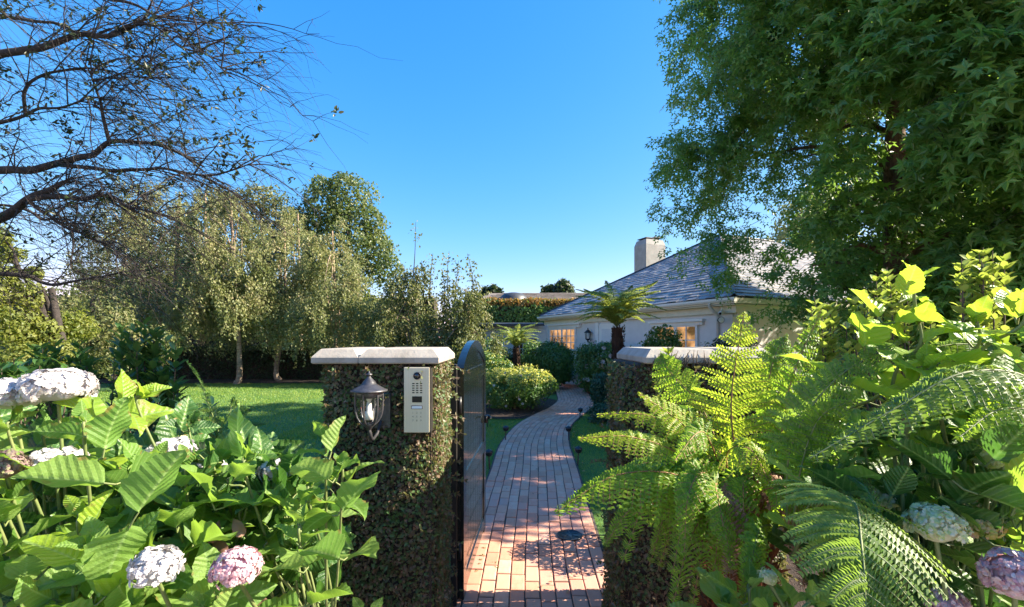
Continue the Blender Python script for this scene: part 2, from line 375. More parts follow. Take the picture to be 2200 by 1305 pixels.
vis = [b for b in bricks if b[1] > 2.55]; hid = [b for b in bricks if b[1] <= 2.55]
far = MB()
for q, (x, y, t, ws, kf) in enumerate(vis + hid):
    a = R.normal(0, .006); ty = np.array([t[0], t[1], R.normal(0, .006)]); tz = np.array([R.normal(0, .008), R.normal(0, .008), 1])
    M = frames(ty, tz); M = M.copy(); M[:, 0] *= ws
    loc = np.array([x + R.normal(0, .0012), y, .012 + R.normal(0, .0014)])
    if q < 296: place("brick", PAVEM[q % 5], path, M, loc)
    else:
        pm = PAVE[q % 5]; far.add(pm.V[0] @ M.T + loc, pm.F[4][0] if False else [pm.F[4][0] - 0])
o = far.build("far_bricks", M_brick, path, False, 'stuff')

# ---- grass blades
def in_poly(x, y, poly):
    poly = np.array(poly); r = np.zeros(x.shape, bool); j = len(poly) - 1
    for i in range(len(poly)):
        xi, yi = poly[i]; xj, yj = poly[j]
        r ^= ((yi > y) != (yj > y)) & (x < (xj - xi) * (y - yi) / (yj - yi + 1e-12) + xi); j = i
    return r
def path_dist(x, y):
    i = np.clip(np.searchsorted(CL[:, 1], y), 1, len(CL) - 1)
    return np.abs(x - CL[i, 0]) * .96
def grass(n, x0, x1, y0, y1, h, wd):
    x = R.uniform(x0, x1, n); y = R.uniform(y0, y1, n)
    k = path_dist(x, y) > .50 + R.uniform(0, .05, n)
    for b in (blob_pts((.0, 11.3), 1.3, 1.9, seed=1, amp=.05), blob_pts((-.3, 15.2), 1.95, 2.25, seed=3)): k &= ~in_poly(x, y, b)
    k &= ~((y > 9.0) & (x > 2.1 + (y < 10) * .2) )
    k &= ~((y < 3.6) & (x < -.42)) & ~((y < 3.6) & (x > .8))
    x, y = x[k], y[k]; n = len(x)
    a = R.uniform(0, 2*math.pi, n); hh = h * R.uniform(.5, 1.2, n); ww = wd * R.uniform(.7, 1.3, n)
    b = np.stack([x, y, np.full(n, .006)], -1); sd = np.stack([np.cos(a), np.sin(a), 0*a], -1) * ww[:, None]
    tip = b + np.stack([R.normal(0, .5, n) * hh, R.normal(0, .5, n) * hh, hh], -1)
    V = np.stack([b - sd, b + sd, tip], 1).reshape(-1, 3); return V, np.arange(3*n).reshape(-1, 3)
g = MB()
for args in ((75000, -2.6, 2.6, 3.4, 7.5, .036, .0028), (70000, -4.0, 2.3, 7.5, 12, .04, .005), (70000, -13, -.8, 6, 17, .045, .009)):
    V, F = grass(*args); g.add(V, F)
g.build("grass", M_blade, None, False, 'stuff')["label"] = "short mown green lawn grass"

# ================================================================ PILLARS, GATE, FITTINGS
def fig_leaves(mb, n, lo, hi, faces, bulge, size=.020, seed=0, zflare=0.0):
    """leaves of a clipped climber on the faces of a box"""
    lo = np.array(lo, float); hi = np.array(hi, float); d = hi - lo
    ar = {'f': d[0]*d[2], 'b': d[0]*d[2], 'l': d[1]*d[2], 'r': d[1]*d[2], 't': d[0]*d[1]}
    tot = sum(ar[f] for f in faces)
    for f in faces:
        k = int(n * ar[f] / tot); u = R.uniform(-.03, 1.03, k); v = R.uniform(-.0, 1, k)
        if f in 'fb':
            P_ = np.stack([lo[0] + u*d[0], np.full(k, lo[1] if f == 'f' else hi[1]), lo[2] + v*d[2]], -1); nn = np.array([0, -1. if f == 'f' else 1., 0])
        elif f in 'lr':
            P_ = np.stack([np.full(k, lo[0] if f == 'l' else hi[0]), lo[1] + u*d[1], lo[2] + v*d[2]], -1); nn = np.array([-1. if f == 'l' else 1., 0, 0])
        else:
            P_ = np.stack([lo[0] + u*d[0], lo[1] + v*d[1], np.full(k, hi[2])], -1); nn = np.array([0, 0, 1.])
        nz = .5 + .5 * wob(P_, 9.0, seed); nz2 = .5 + .5 * wob(P_, 34.0, seed + 3)
        depth = bulge * (.25 + .5 * nz + .35 * nz2) + R.uniform(-.5, .25, k) ** 3 * .06 + R.uniform(-.012, .008, k)
        depth += zflare * np.clip(.75 - P_[:, 2], 0, 1)
        # rounded vertical edges
        e = np.minimum(u, 1 - u) * (d[0] if f in 'fbt' else d[1]); depth -= .035 * np.clip(1 - e / .05, 0, 1.6)
        P_ = P_ + nn * depth[:, None]
        z = norm(nn + R.normal(0, .55, (k, 3)) + np.array([0, 0, .25])); y = np.cross(z, rdir(k)); 
        M = frames(y, z); s = size * R.uniform(.55, 1.35, k)
        scatter(mb, LEAF4V, [LEAF4F], M, P_, s)
LEAF4V = np.array([(0, 0, 0), (.36, .42, .10), (0, 1, -.05), (-.36, .42, .10)]); LEAF4F = np.array([(0, 1, 2), (0, 2, 3)])
LEAF6V = np.array([(0, 0, 0), (.26, .3, .07), (.2, .72, .04), (0, 1, -.08), (-.2, .72, .04), (-.26, .3, .07), (0, .5, 0)])
def stray_shoots(st, mb, n, lo, hi, faces):
    for _ in range(n):
        f = faces[int(R.integers(0, len(faces)))]; u, v = R.uniform(0, 1), R.uniform(.05, 1)
        p = np.array([lo[0] + u*(hi[0]-lo[0]), lo[1] + u*(hi[1]-lo[1]), lo[2] + v*(hi[2]-lo[2])]); nn = np.zeros(3)
        if f in 'fb': p[1] = lo[1] if f == 'f' else hi[1]; nn[1] = -1 if f == 'f' else 1
        else: p[0] = lo[0] if f == 'l' else hi[0]; nn[0] = -1 if f == 'l' else 1
        L = R.uniform(.05, .13); d = norm(nn*.8 + R.normal(0, .5, 3) + np.array([0, 0, .35])); c = p + nn*.01 + d*(L*np.linspace(0, 1, 6))[:, None] + np.array([0, 0, -1])*(L*.35*np.linspace(0, 1, 6)**2)[:, None]
        tube(st, c, np.linspace(.0022, .0008, 6), 3); k = 11; i = R.uniform(.3, 5, k); q = c[i.astype(int)]; y = norm(d + R.normal(0, .8, (k, 3)))
        scatter(mb, LEAF6V, [LEAF6F], frames(y, np.cross(y, rdir(k))), q, R.uniform(.014, .028, k))
LEAF6F = np.array([(0, 1, 6), (1, 2, 6), (2, 3, 6), (3, 4, 6), (4, 5, 6), (5, 0, 6)])

def coping(name, lo, hi, zt, ins, parent, mat):
    m = MB(); x0, y0, z0 = lo; x1, y1, z1 = hi; b = .006
    rings = [(0 + b, z0), (0, z0 + b), (0, z1 - b), (b * .7, z1), (ins, zt - .004), (ins + b, zt)]
    V = []
    for i_, z in rings: V += [(x0+i_, y0+i_, z), (x1-i_, y0+i_, z), (x1-i_, y1-i_, z), (x0+i_, y1-i_, z)]
    F = [(0, 3, 2, 1), (20, 21, 22, 23)]
    for k in range(5):
        for j in range(4): a = k*4+j; c = k*4+(j+1) % 4; F.append((a, c, c+4, a+4))
    m.add(V, F); return m.build(name, mat, parent, False)

# left pillar
LP = thing("gate_pillar", "gate pillar thickly covered in creeping fig, carrying the wall lantern and intercom", "gate pillar", (-.64, 2.45, 0))
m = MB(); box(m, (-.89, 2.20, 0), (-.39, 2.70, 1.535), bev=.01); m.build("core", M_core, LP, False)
m = MB(); fig_leaves(m, 40000, (-.895, 2.20, 0), (-.39, 2.70, 1.528), "flrb", .045, seed=1, zflare=.0); sm_ = MB(); stray_shoots(sm_, m, 120, (-.895, 2.17, 0), (-.37, 2.72, 1.53), "fflr"); sm_.build("creeper_stem", M_twig, LP, True, "stuff")
m.build("creeping_fig", M_fig, LP, False, "stuff")
c1 = coping("coping_stone", (-.945, 2.14, 1.535), (-.725, 2.74, 1.571), 1.606, .03, LP, M_stone)
c2 = coping("coping_stone", (-.7225, 2.14, 1.535), (-.345, 2.74, 1.571), 1.606, .03, LP, M_stone)
c1.scale = (1, 1, 1)
# right pillar
RP = thing("gate_pillar", "gate pillar with dry creeping fig half hidden behind the big yellow-green fern", "gate pillar", (.94, 2.45, 0))
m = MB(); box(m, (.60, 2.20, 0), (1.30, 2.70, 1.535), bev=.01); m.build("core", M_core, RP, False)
m = MB(); fig_leaves(m, 40000, (.60, 2.20, 0), (1.30, 2.70, 1.528), "flrb", .05, seed=5, zflare=.055); sm_ = MB(); stray_shoots(sm_, m, 110, (.58, 2.17, 0), (1.3, 2.72, 1.53), "ffl"); sm_.build("creeper_stem", M_twig, RP, True, "stuff")
m.build("creeping_fig", M_fig, RP, False, "stuff")
coping("coping_stone", (.63, 2.14, 1.535), (.99, 2.74, 1.571), 1.606, .03, RP, M_stone)
coping("coping_stone", (.9925, 2.14, 1.535), (1.38, 2.74, 1.571), 1.606, .03, RP, M_stone)
m = MB()
for q in range(34):      # climber shoots creeping up over the stone
    x = R.uniform(.66, .92); y = 2.13; z = 1.52
    h = R.uniform(.02, .085); tube(m, [(x, y, z), (x + R.normal(0, .006), y - .004, z + h * .5), (x + R.normal(.01, .01), y + max(0, h - .05) * .8, z + h)], [.0035, .0025, .001], 4)
m.build("climbing_shoot", M_twig, RP, True, "stuff")
# vine covered post behind the right pillar and the dark gate post
VP = thing("vine_post", "narrow post wrapped in creeping fig beside the black gate post", "post", (.67, 2.88, 0))
m = MB(); box(m, (.64, 2.84, 0), (.70, 2.92, 1.50)); m.build("core", M_core, VP, False)
m = MB(); fig_leaves(m, 11000, (.63, 2.83, 0), (.71, 2.93, 1.50), "flrt", .02, seed=8); m.build("creeping_fig", M_fig, VP, False, "stuff")
GP = MB(); box(GP, (.655, 2.735, 0), (.735, 2.815, 1.50), bev=.004); box(GP, (.63, 2.72, 1.502), (.76, 2.83, 1.53), bev=.004)
o = GP.build("gate_post", M_gatew, None, False); o["label"] = "black timber gate post with small cap behind the fern-side pillar"; o["category"] = "post"

# gate leaf : planks with an arched head
GATE = thing("garden_gate", "tall black-green boarded garden gate with arched top standing open against the left pillar", "gate", (-.30, 2.80, 0))
g0 = np.array([-.318, 2.80]); g1 = np.array([-.245, 3.88]); gd = (g1 - g0); GL = np.linalg.norm(gd); gd /= GL; gn = np.array([gd[1], -gd[0]])  # gn faces the path
def arch(u): return 1.475 + .17 * math.sin(math.pi * min(1, max(0, u / GL))) ** .75
def slab(mb, u0, u1, t0, t1, z0, zf0, zf1, n=1):
    us = np.linspace(u0, u1, n + 1); V = []
    for u in us:
        zt = zf0(u) if callable(zf0) else zf0
        for tt in (t0, t1):
            p = g0 + gd * u + gn * tt; V += [(p[0], p[1], z0), (p[0], p[1], zt)]
    F = []
    for k in range(n):
        a = k*4; b = a+4
        F += [(a, a+1, b+1, b), (a+2, b+2, b+3, a+3), (a+1, a+3, b+3, b+1), (a, b, b+2, a+2)]
    F += [(0, 2, 3, 1), (n*4, n*4+1, n*4+3, n*4+2)]
    mb.add(V, F)
npk = 8
for q in range(npk):
    m = MB(); slab(m, .10 + q*(GL-.20)/npk + .003, .10 + (q+1)*(GL-.20)/npk - .003, -.012, .014, .06, lambda u: min(arch(u), arch(u)) - .055, None, 3)
    m.build("plank", M_gate, GATE, False)
m = MB(); slab(m, .1, GL-.1, -.022, -.0125, .06, lambda u: arch(u)-.06, None, 10); m.build("backing_board", M_gate, GATE, False)
m = MB(); slab(m, 0, .10, -.024, .022, .05, arch, None, 5); m.build("stile", M_gate, GATE, False)
m = MB(); slab(m, GL-.10, GL, -.024, .022, .05, arch, None, 5); m.build("stile", M_gate, GATE, False)
m = MB()       # arched head rail
us = np.linspace(.1, GL - .1, 15); V = []
for u in us:
    for tt, dz in ((-.0236, -.075), (-.0236, 0), (.0216, 0), (.0216, -.075)):
        p = g0 + gd*u + gn*tt; V.append((p[0], p[1], arch(u) + dz))
F = [(k*4+a, k*4+(a+1) % 4, k*4+4+(a+1) % 4, k*4+4+a) for k in range(14) for a in range(4)] + [(0, 3, 2, 1), (56, 57, 58, 59)]
m.add(V, F); m.build("head_rail", M_gate, GATE, False)
for z in (1.36, .72, .08):
    m = MB(); V = []
    for u in (.1, GL-.1):
        for tt, zz in ((-.0236, z), (-.0236, z+.09), (.0205, z+.09), (.0205, z)):
            p = g0 + gd*u + gn*tt; V.append((p[0], p[1], zz))
    m.add(V, BOXF if False else [(0,1,2,3),(4,7,6,5),(0,4,5,1),(1,5,6,2),(2,6,7,3),(3,7,4,0)]); m.build("cross_rail", M_gate, GATE, False)
for z in (.35, 1.25):
    m = MB(); p = g0 - gd*.012; lathe(m, [(0, -.05), (.011, -.05), (.011, .05), (0, .05)], (p[0], p[1], z), 10); m.build("hinge", M_black, GATE)
m = MB(); p = g0 + gd*(GL-.05) + gn*.03
lathe(m, [(0, -.03), (.012, -.03), (.012, .03), (0, .03)], (p[0], p[1], .98), 10)
tube(m, [(p[0], p[1], 1.0), (p[0]+gn[0]*.04, p[1]+gn[1]*.04, 1.0), (p[0]+gn[0]*.045-gd[0]*.08, p[1]+gn[1]*.045-gd[1]*.08, 1.0)], .007, 8, True); m.build("latch", M_black, GATE)
m = MB(); box(m, (-.37, 2.742, 0), (-.335, 2.79, 1.50), bev=.003); o = m.build("gate_post", M_gatew, None, False)
o["label"] = "thin black gate post between the lantern pillar and the open gate"; o["category"] = "post"

# intercom, on the left pillar's street face
IC = thing("door_intercom", "slim champagne steel door intercom with keypad on the leafy pillar", "intercom", (-.445, 2.12, 1.216))
def iq(px, py, d=2.117): return P(px, py, d)
a = P(868, 930, 2.12); b = P(922, 790, 2.12)
m = MB(); box(m, (a[0], 2.120, a[2]), (b[0], 2.175, b[2]), bev=.002); m.build("faceplate", M_brass, IC, False)
m = MB(); box(m, (a[0]-.004, 2.128, a[2]-.004), (b[0]+.004, 2.20, b[2]+.004)); m.build("back_box", M_gatew, IC, False)
ctr = P(896, 808, 2.118); RX = np.array([[1,0,0],[0,0,-1],[0,1,0]], float)   # z -> -y
def disc_y(mb, prof, c, n=20):
    t = MB(); lathe(t, prof, (0, 0, 0), n); V = t.V[0] @ np.array([[1,0,0],[0,0,-1],[0,1,0]]).T; mb.add(V + np.asarray(c), t.F[4]); return mb
m = MB(); disc_y(m, [(.0175, -.002), (.0175, .003), (.0135, .0035), (.013, .001)], ctr); m.build("camera_ring", M_dark, IC)
m = MB(); disc_y(m, [(.0132, .0005), (.011, .004), (.006, .0065), (0, .007)], ctr); m.build("lens", M_lens, IC)
for r_ in range(5):
    for c_ in range(3):
        q = P(888 + 8.3*c_, 824.5 + 4.9*r_, 2.119); m = MB(); box(m, (q[0]-.0055, 2.1192, q[2]-.0024), (q[0]+.0055, 2.1215, q[2]+.0024)); m.build("speaker_slot", M_dark, IC, False)
a = P(885.5, 865, 2.119); b = P(906.5, 852, 2.119); m = MB(); box(m, (a[0], 2.1180, a[2]), (b[0], 2.121, b[2]), bev=.0008); m.build("display", M_dark, IC, False)
a = P(883.5, 879.5, 2.119); b = P(908, 871.5, 2.119); m = MB(); box(m, (a[0], 2.1170, a[2]), (b[0], 2.121, b[2]), bev=.002); m.build("bell_button", M_pewter, IC, False)
m = MB(); box(m, (a[0]+.003, 2.1160, a[2]+.003), (b[0]-.003, 2.1168, b[2]-.003)); m.build("name_plate", M_plate, IC, False)
for r_ in range(3):
    for c_ in range(3):
        q = P(887 + 8.6*c_, 887.5 + 8.3*r_, 2.1185)
        kb = MB(); box(kb, (q[0]-.0066, 2.1190, q[2]-.0066), (q[0]+.0066, 2.1205, q[2]+.0066), bev=.0005); key = kb.build("key", M_brass, IC, False)
        cu = bpy.data.curves.new("digit", 'FONT'); cu.body = str(r_*3 + c_ + 1); cu.size = .0125; cu.extrude = .0002; cu.align_x = 'CENTER'; cu.align_y = 'CENTER'
        to = bpy.data.objects.new("tmp", cu); C.objects.link(to); me = bpy.data.meshes.new_from_object(to); bpy.data.objects.remove(to); me.materials.clear(); me.materials.append(M_engr); me.name = "digit"
        place("digit", me, key, np.array([[1,0,0],[0,0,-1],[0,1,0]], float), (q[0], 2.1186, q[2]))
        d_ = bpy.data.objects[-1] if False else None

# wall lantern
lc = P(793, 840, 1.98)
LA = thing("wall_lantern", "pewter carriage lantern with clear glass fixed to the fig-covered pillar", "lantern", tuple(lc))
u = 1.98 / FPX
rib = lambda py: (840 - py) * u
def L_(name, prof, mat, n=24, c=lc, parent=LA):
    m = MB(); lathe(m, [(r*u, (840-y)*u) for r, y in prof], c, n); return m.build(name, mat, parent)
rf = L_("roof", [(0, 806), (3, 808), (5, 812), (9, 816), (14, 822), (16, 826), (17, 826.5), (24, 831), (26, 832), (33, 836), (38.5, 838), (39, 840.5), (36, 842.5), (29, 843), (0, 843)], M_pewter, 28)
L_("finial", [(0, 797), (1.5, 799), (2.5, 802), (6.5, 804), (7, 806), (3, 808)], M_pewter, 16, parent=rf)
L_("collar", [(28, 843), (29, 848), (26, 852), (25.5, 854), (24, 854)], M_pewter)
L_("glass", [(27, 853), (27.2, 868), (26.5, 884), (23.5, 896), (18, 905), (12, 911)], M_ribglass)
L_("base_cup", [(13, 909), (13.5, 912), (9, 917), (6, 921), (3.5, 924), (0, 925)], M_pewter)
for q in range(6):
    an = q * math.pi / 3 + .42; m = MB(); pr = [(28.5, 846), (28.8, 868), (28, 884), (25, 896.5), (19.5, 906), (12.5, 913)]
    tube(m, [(lc[0] + r*u*math.cos(an), lc[1] + r*u*math.sin(an), lc[2] + (840-y)*u) for r, y in pr], .0042, 5); m.build("rib", M_pewter, LA)
m = MB(); lathe(m, [(0, -.125), (.017, -.125), (.017, -.09), (.011, -.088), (.010, -.05), (0, -.046)], lc, 14); m.build("candle_holder", M_bulb, LA)
m = MB(); lathe(m, [(.006, -.05), (.014, -.035), (.012, -.018), (.004, -.006), (0, -.002)], lc, 14); m.build("bulb", M_bulb, LA)
m = MB(); pb = lambda x, y, py: (lc[0] + x, lc[1] + y, lc[2] + (840-py)*u)
tube(m, [pb(0, 0, 923), pb(.004, .004, 934), pb(.004, .02, 945), pb(0, .06, 950), pb(0, .12, 944), pb(0, .17, 925), pb(0, .20, 915)], [.007, .0085, .0075, .007, .007, .008, .009], 8)
tube(m, [pb(.0, .015, 905), pb(0, .06, 880), pb(0, .13, 872), pb(0, .20, 890)], .006, 8); m.build("bracket", M_pewter, LA)
m = MB(); box(m, (lc[0]-.045, 2.155, lc[2]-.20), (lc[0]+.045, 2.175, lc[2]-.03), bev=.006); m.build("back_plate", M_pewter, LA, False)

# ---- path lights
PLV = [(1052, 1012, 40), (1086, 951, 34), (1047.5, 921, 30), (1042, 945, 30), (1241, 1004, 40), (1222, 951, 34), (1245, 904, 26)]
PLL = ["black globe path light on a short stake nearest the gate, left of the bricks", "black globe path light in the left lawn where the bricks start to bend",
       "farthest black globe path light in the left lawn, by the yellow-topped shrub", "black globe path light just showing past the gate edge, before the shrub",
       "black globe path light on the right lawn closest to the fern", "middle black globe path light along the right edge of the bricks", "farthest black globe path light beside the dark blue-green shrub"]
for (px, py, hp), lb in zip(PLV, PLL):
    p = G(px, py); t = thing("path_light", lb, "path light", tuple(p), "black globe path lights along the brick path")
    H = .265; tilt = R.normal(0, .02, 2)
    m = MB(); tube(m, [p, p + np.array([tilt[0]*.5, tilt[1]*.5, .10]), p + np.array([tilt[0], tilt[1], H - .07])], .0085, 8); m.build("stake", M_black, t)
    c = p + np.array([tilt[0], tilt[1], H - .045])
    m = MB(); lathe(m, [(0, -.045), (.018, -.045), (.034, -.034), (.046, -.014), (.048, .0)], c, 20); m.build("bowl", M_black, t)
    m = MB(); lathe(m, [(.040, .0), (.040, .012)], c, 20); m.build("lens_band", M_ribglass, t)
    m = MB(); lathe(m, [(.053, .010), (.054, .014), (.046, .028), (.030, .038), (.012, .043), (0, .052)], c, 20); m.build("cap", M_black, t)
# drain cover
p = G(1224, 1162); DR = thing("drain_cover", "round black metal drain cover set in the brick path", "drain cover", (p[0], p[1], .04))
m = MB(); lathe(m, [(.104, 0.0), (.104, .008), (.096, .010), (.094, .007), (0, .007)], (p[0], p[1], .042), 32); m.build("plate", M_black, DR)
for q in range(6):
    m = MB(); box(m, (-.0028, .02, 0), (.0028, .08, .0035), M=np.array(Matrix.Rotation(q*math.pi/3, 3, 'Z')), c=(p[0], p[1], .048)); m.build("rib", M_black, DR, False)
m = MB(); box(m, (p[0]+.107, p[1]-.004, .042), (p[0]+.30, p[1]+.004, .048)); m.build("wire_cover", M_black, DR, False)

# ================================================================ THE HOUSE
uA = np.array([-.391, .9204]); nA = np.array([.9204, .391]); Apt = np.array([4.93, 10.1]); LAB = 9.67; DEP = 12.5; OV = .25; ZE = 2.62
TP = math.tan(math.radians(30))
HO = thing("garden_house", "long low pale grey house with steep blue-grey slate hip roof", "house", (4.93, 10.1, 0))
def W(s, n, z=0.0): q = Apt + uA*s + nA*n; return np.array([q[0], q[1], z])
def hbox(mb, s0, s1, n0, n1, z0, z1, bev=0.0):
    V = [W(s0, n0, z0), W(s1, n0, z0), W(s1, n1, z0), W(s0, n1, z0), W(s0, n0, z1), W(s1, n0, z1), W(s1, n1, z1), W(s0, n1, z1)]
    mb.add(V, [(0,1,2,3),(4,7,6,5),(0,4,5,1),(1,5,6,2),(2,6,7,3),(3,7,4,0)]); return mb
def spx(px, off=OV):
    r = (px - CX) / FPX; q = Apt + nA*off; return (q[0] - q[1]*r) / (.391 + .9204*r)
m = MB(); hbox(m, OV, LAB-OV, OV, DEP-OV, 0, ZE-.06); m.build("wall", M_wall, HO, False)
m = MB(); hbox(m, OV-.01, LAB-OV+.01, OV-.02, OV-.001, 0, .35); m.build("plinth", M_conc, HO, False)
# roof planes
T = LAB/2; zr = ZE + T*TP
R1 = W(T, T, zr); R2 = W(T, DEP-T, zr); K = [W(0, 0, ZE), W(LAB, 0, ZE), W(LAB, DEP, ZE), W(0, DEP, ZE)]
m = MB(); dn = np.array([0, 0, -.03])
m.add([k + dn for k in K] + [R1 + dn, R2 + dn], [(1, 0, 4), (2, 1, 4, 5), (3, 2, 5), (0, 3, 5, 4)]); rf = m.build("roof", M_lead, HO, False)
def tiles(o_, du, up, width, trap, rows, tw, out, lim):
    """o_ origin at gutter corner, du along gutter, up inward horizontal; trap(v)->(u0,u1) extent at run v"""
    ex = T / rows; k = 0
    for r_ in range(rows):
        v = r_*ex; u0, u1 = trap(v + ex*.5); x = u0 - (R.uniform(0, tw) if True else 0)
        while x < u1:
            w_ = tw * R.uniform(.8, 1.15); a = max(x, u0); b = min(x + w_ - .008, u1)
            if b - a > .05:
                z0 = R.uniform(.018, .034); z1 = .006
                V = []
                for vv, zz in ((v - .02, z0), (v + ex*1.12, z1)):
                    for uu in (a, b):
                        q = o_ + du*uu + up*vv; V.append((q[0], q[1], ZE + vv*TP + zz))
                        V.append((q[0], q[1], ZE + vv*TP + zz - .017))
                out.append((np.array(V), r_, x))
            x += w_
    return out
TF = [(0, 2, 6, 4), (1, 5, 7, 3), (0, 1, 3, 2), (4, 6, 7, 5), (0, 4, 5, 1), (2, 3, 7, 6)]
tl = tiles(Apt, uA, nA, LAB, lambda v: (v, LAB - v), 30, .30, [], 0)
t2 = tiles(Apt, nA, uA, DEP, lambda v: (v, DEP - v), 30, .30, [], 0)
tl.sort(key=lambda q: np.linalg.norm(q[0].mean(0) - np.array([0, 0, EYE])))
st = MB(); st2 = MB()
for q, (V, r_, x) in enumerate(tl):
    if q < 280: mm = MB(); mm.add(V, TF); mm.build("roof_tile", M_slate, rf, False)
    else: st.add(V, TF)
for V, r_, x in t2: st.add(V, [tuple(reversed(f)) for f in TF])
st.build("far_roof_tiles", M_slate, rf, False, "stuff")
for a_, b_ in ((K[0], R1), (K[1], R1), (R1, R2)):
    m = MB(); tube(m, [a_ + np.array([0, 0, .03]), (a_+b_)/2 + np.array([0, 0, .03]), b_ + np.array([0, 0, .03])], .032, 8); m.build("hip_cap", M_lead, rf)
# eaves
m = MB(); hbox(m, -.02, LAB+.02, -.02, .02, ZE-.155, ZE-.035); m.build("fascia", M_white, HO, False)
m = MB(); hbox(m, .0, LAB, .021, .27, ZE-.19, ZE-.165); m.build("soffit", M_cream, HO, False)
m = MB(); hbox(m, .1, LAB-.1, .17, .262, ZE-.36, ZE-.191); m.build("frieze_board", M_cream, HO, False)
m = MB(); hbox(m, -.02, .02, .021, DEP, ZE-.155, ZE-.035); hbox(m, .021, .27, .27, DEP-.1, ZE-.19, ZE-.17); hbox(m, .12, .24, .27, DEP-.3, ZE-.45, ZE-.191); m.build("side_fascia", M_cream, HO, False)
m = MB(); V = []
prof = [(-.10, ZE-.03), (-.10, ZE-.08), (-.075, ZE-.12), (-.02, ZE-.125)]
for s in (-.08, LAB+.04): V += [W(s, n, z) for n, z in prof]
m.add(V, [(0, 1, 5, 4), (1, 2, 6, 5), (2, 3, 7, 6)]); hbox(m, -.085, -.08, -.10, -.02, ZE-.125, ZE-.03); m.build("gutter", M_white, HO, False)
m = MB(); s0 = spx(1545)
tube(m, [W(s0, -.06, ZE-.12), W(s0, -.06, ZE-.20), W(s0, .12, ZE-.34), W(s0, .20, ZE-.42), W(s0, .20, .1)], .036, 10); m.build("downpipe", M_wall, HO)
m = MB(); hbox(m, OV+.0, OV+.10, .235, .249, .3, ZE-.36); hbox(m, spx(1515), spx(1540), .232, .249, .3, ZE-.37); m.build("corner_board", M_wall, HO, False)
def window(s0, s1, z0, z1, cols, rows, mid=True, name="window", par=HO, Wf=None, off=OV):
    f = MB(); n0 = off - .06; n1 = off - .002; b = .07
    hbox(f, s0-b, s1+b, n0, n1, z1, z1+b); hbox(f, s0-b, s1+b, n0-.03, n1, z0-b, z0); hbox(f, s0-b, s0, n0, n1, z0+.002, z1-.002); hbox(f, s1, s1+b, n0, n1, z0+.002, z1-.002)
    if mid: c = (s0+s1)/2; hbox(f, c-.05, c+.05, n0+.004, n1, z0+.002, z1-.002)
    wn = f.build(name, M_white, par, False)
    halves = [(s0, (s0+s1)/2-.05), ((s0+s1)/2+.05, s1)] if mid else [(s0, s1)]
    for a_, b_ in halves:
        for k in range(1, cols):
            m = MB(); c = a_ + (b_-a_)*k/cols; hbox(m, c-.013, c+.013, n0+.012, n1-.006, z0, z1); m.build("muntin", M_white, wn, False)
        for k in range(1, rows):
            m = MB(); c = z0 + (z1-z0)*k/rows; hbox(m, a_, b_, n0+.014, n1-.008, c-.013, c+.013); m.build("muntin", M_white, wn, False)
        m = MB(); hbox(m, a_, b_, off-.030, off-.027, z0, z1); m.build("pane", M_glass, wn, False)
    m = MB(); hbox(m, s0, s1, off-.014, off-.008, z0, z1); m.build("lit_room", M_lit, wn, False)
    return wn
sa, sb = spx(1237), spx(1184)
window(sa, sb, 1.30, 2.03, 3, 3)
m = MB(); hbox(m, sa-.45, sb+.12, .12, .246, 2.20, 2.27); hbox(m, sa-.38, sb+.06, .17, .246, 2.10, 2.198); m.build("window_hood", M_white, HO, False)
sa, sb = spx(1497), spx(1415)
window(sa, sb, .95, 1.98, 2, 3)
m = MB(); hbox(m, sa-.3, sb+.3, .12, .246, 2.10, 2.16); hbox(m, sa-.25, sb+.25, .17, .246, 2.02, 2.098); m.build("window_hood", M_white, HO, False)
d0, d1 = spx(1325), spx(1290)
m = MB(); hbox(m, d0, d1, .20, .246, .32, 2.17); dr = m.build("door", M_white, HO, False)
m = MB(); hbox(m, d1+.002, d1+.18, .16, .246, .3, 2.22); m.build("pilaster", M_white, HO, False)
m = MB(); hbox(m, d0-.18, d0-.002, .16, .246, .3, 2.22); m.build("pilaster", M_white, HO, False)
for z in (.5, 1.35):
    m = MB(); hbox(m, d0+.15, d1-.15, .19, .199, z, z+.65); m.build("door_panel", M_wall, dr, False)
m = MB(); q = W(d1-.12, .16, 1.25); lathe(m, [(0, -.03), (.028, -.02), (.034, 0), (.028, .02), (0, .03)], q, 10); m.build("door_knob", M_brass, dr)
m = MB(); hbox(m, spx(1262)-.5, spx(1262)+.9, -.7, .24, 0, .14); m.build("door_step", M_brick, HO, False)
# chimney
cc = np.array([6.05, 20.0]); CHY = MB()
def cbox(mb, hs, hn, z0, z1, hs1=None, hn1=None):
    hs1 = hs1 or hs; hn1 = hn1 or hn; V = []
    for z, a_, b_ in ((z0, hs, hn), (z1, hs1, hn1)):
        for i_, j_ in ((-1, -1), (1, -1), (1, 1), (-1, 1)):
            q = cc + uA*i_*a_ + nA*j_*b_; V.append((q[0], q[1], z))
    mb.add(V, [(0,1,2,3),(4,7,6,5),(0,4,5,1),(1,5,6,2),(2,6,7,3),(3,7,4,0)])
cbox(CHY, .40, .52, 3.2, 5.75); cbox(CHY, .40, .52, 5.752, 5.98, .33, .45); chim = CHY.build("chimney", M_stucco, rf, False)
m = MB(); cc0 = cc.copy()
for i_, (ds, z) in enumerate(((-.2, 6.08), (.18, 6.03))):
    cc = cc0 + nA*(-ds)*1.2
    cbox(m, .30, .22, z, z+.035); cbox(m, .2, .12, 5.975 + .004*i_, z-.001)
cc = cc0; m.build("chimney_cowl", M_lead, chim and rf, False)
m = MB(); q = W(1.7, 2.5, ZE + 2.5*TP); tube(m, [q, q + np.array([0, 0, .45])], .035, 10, True); m.build("vent_pipe", M_white, rf)
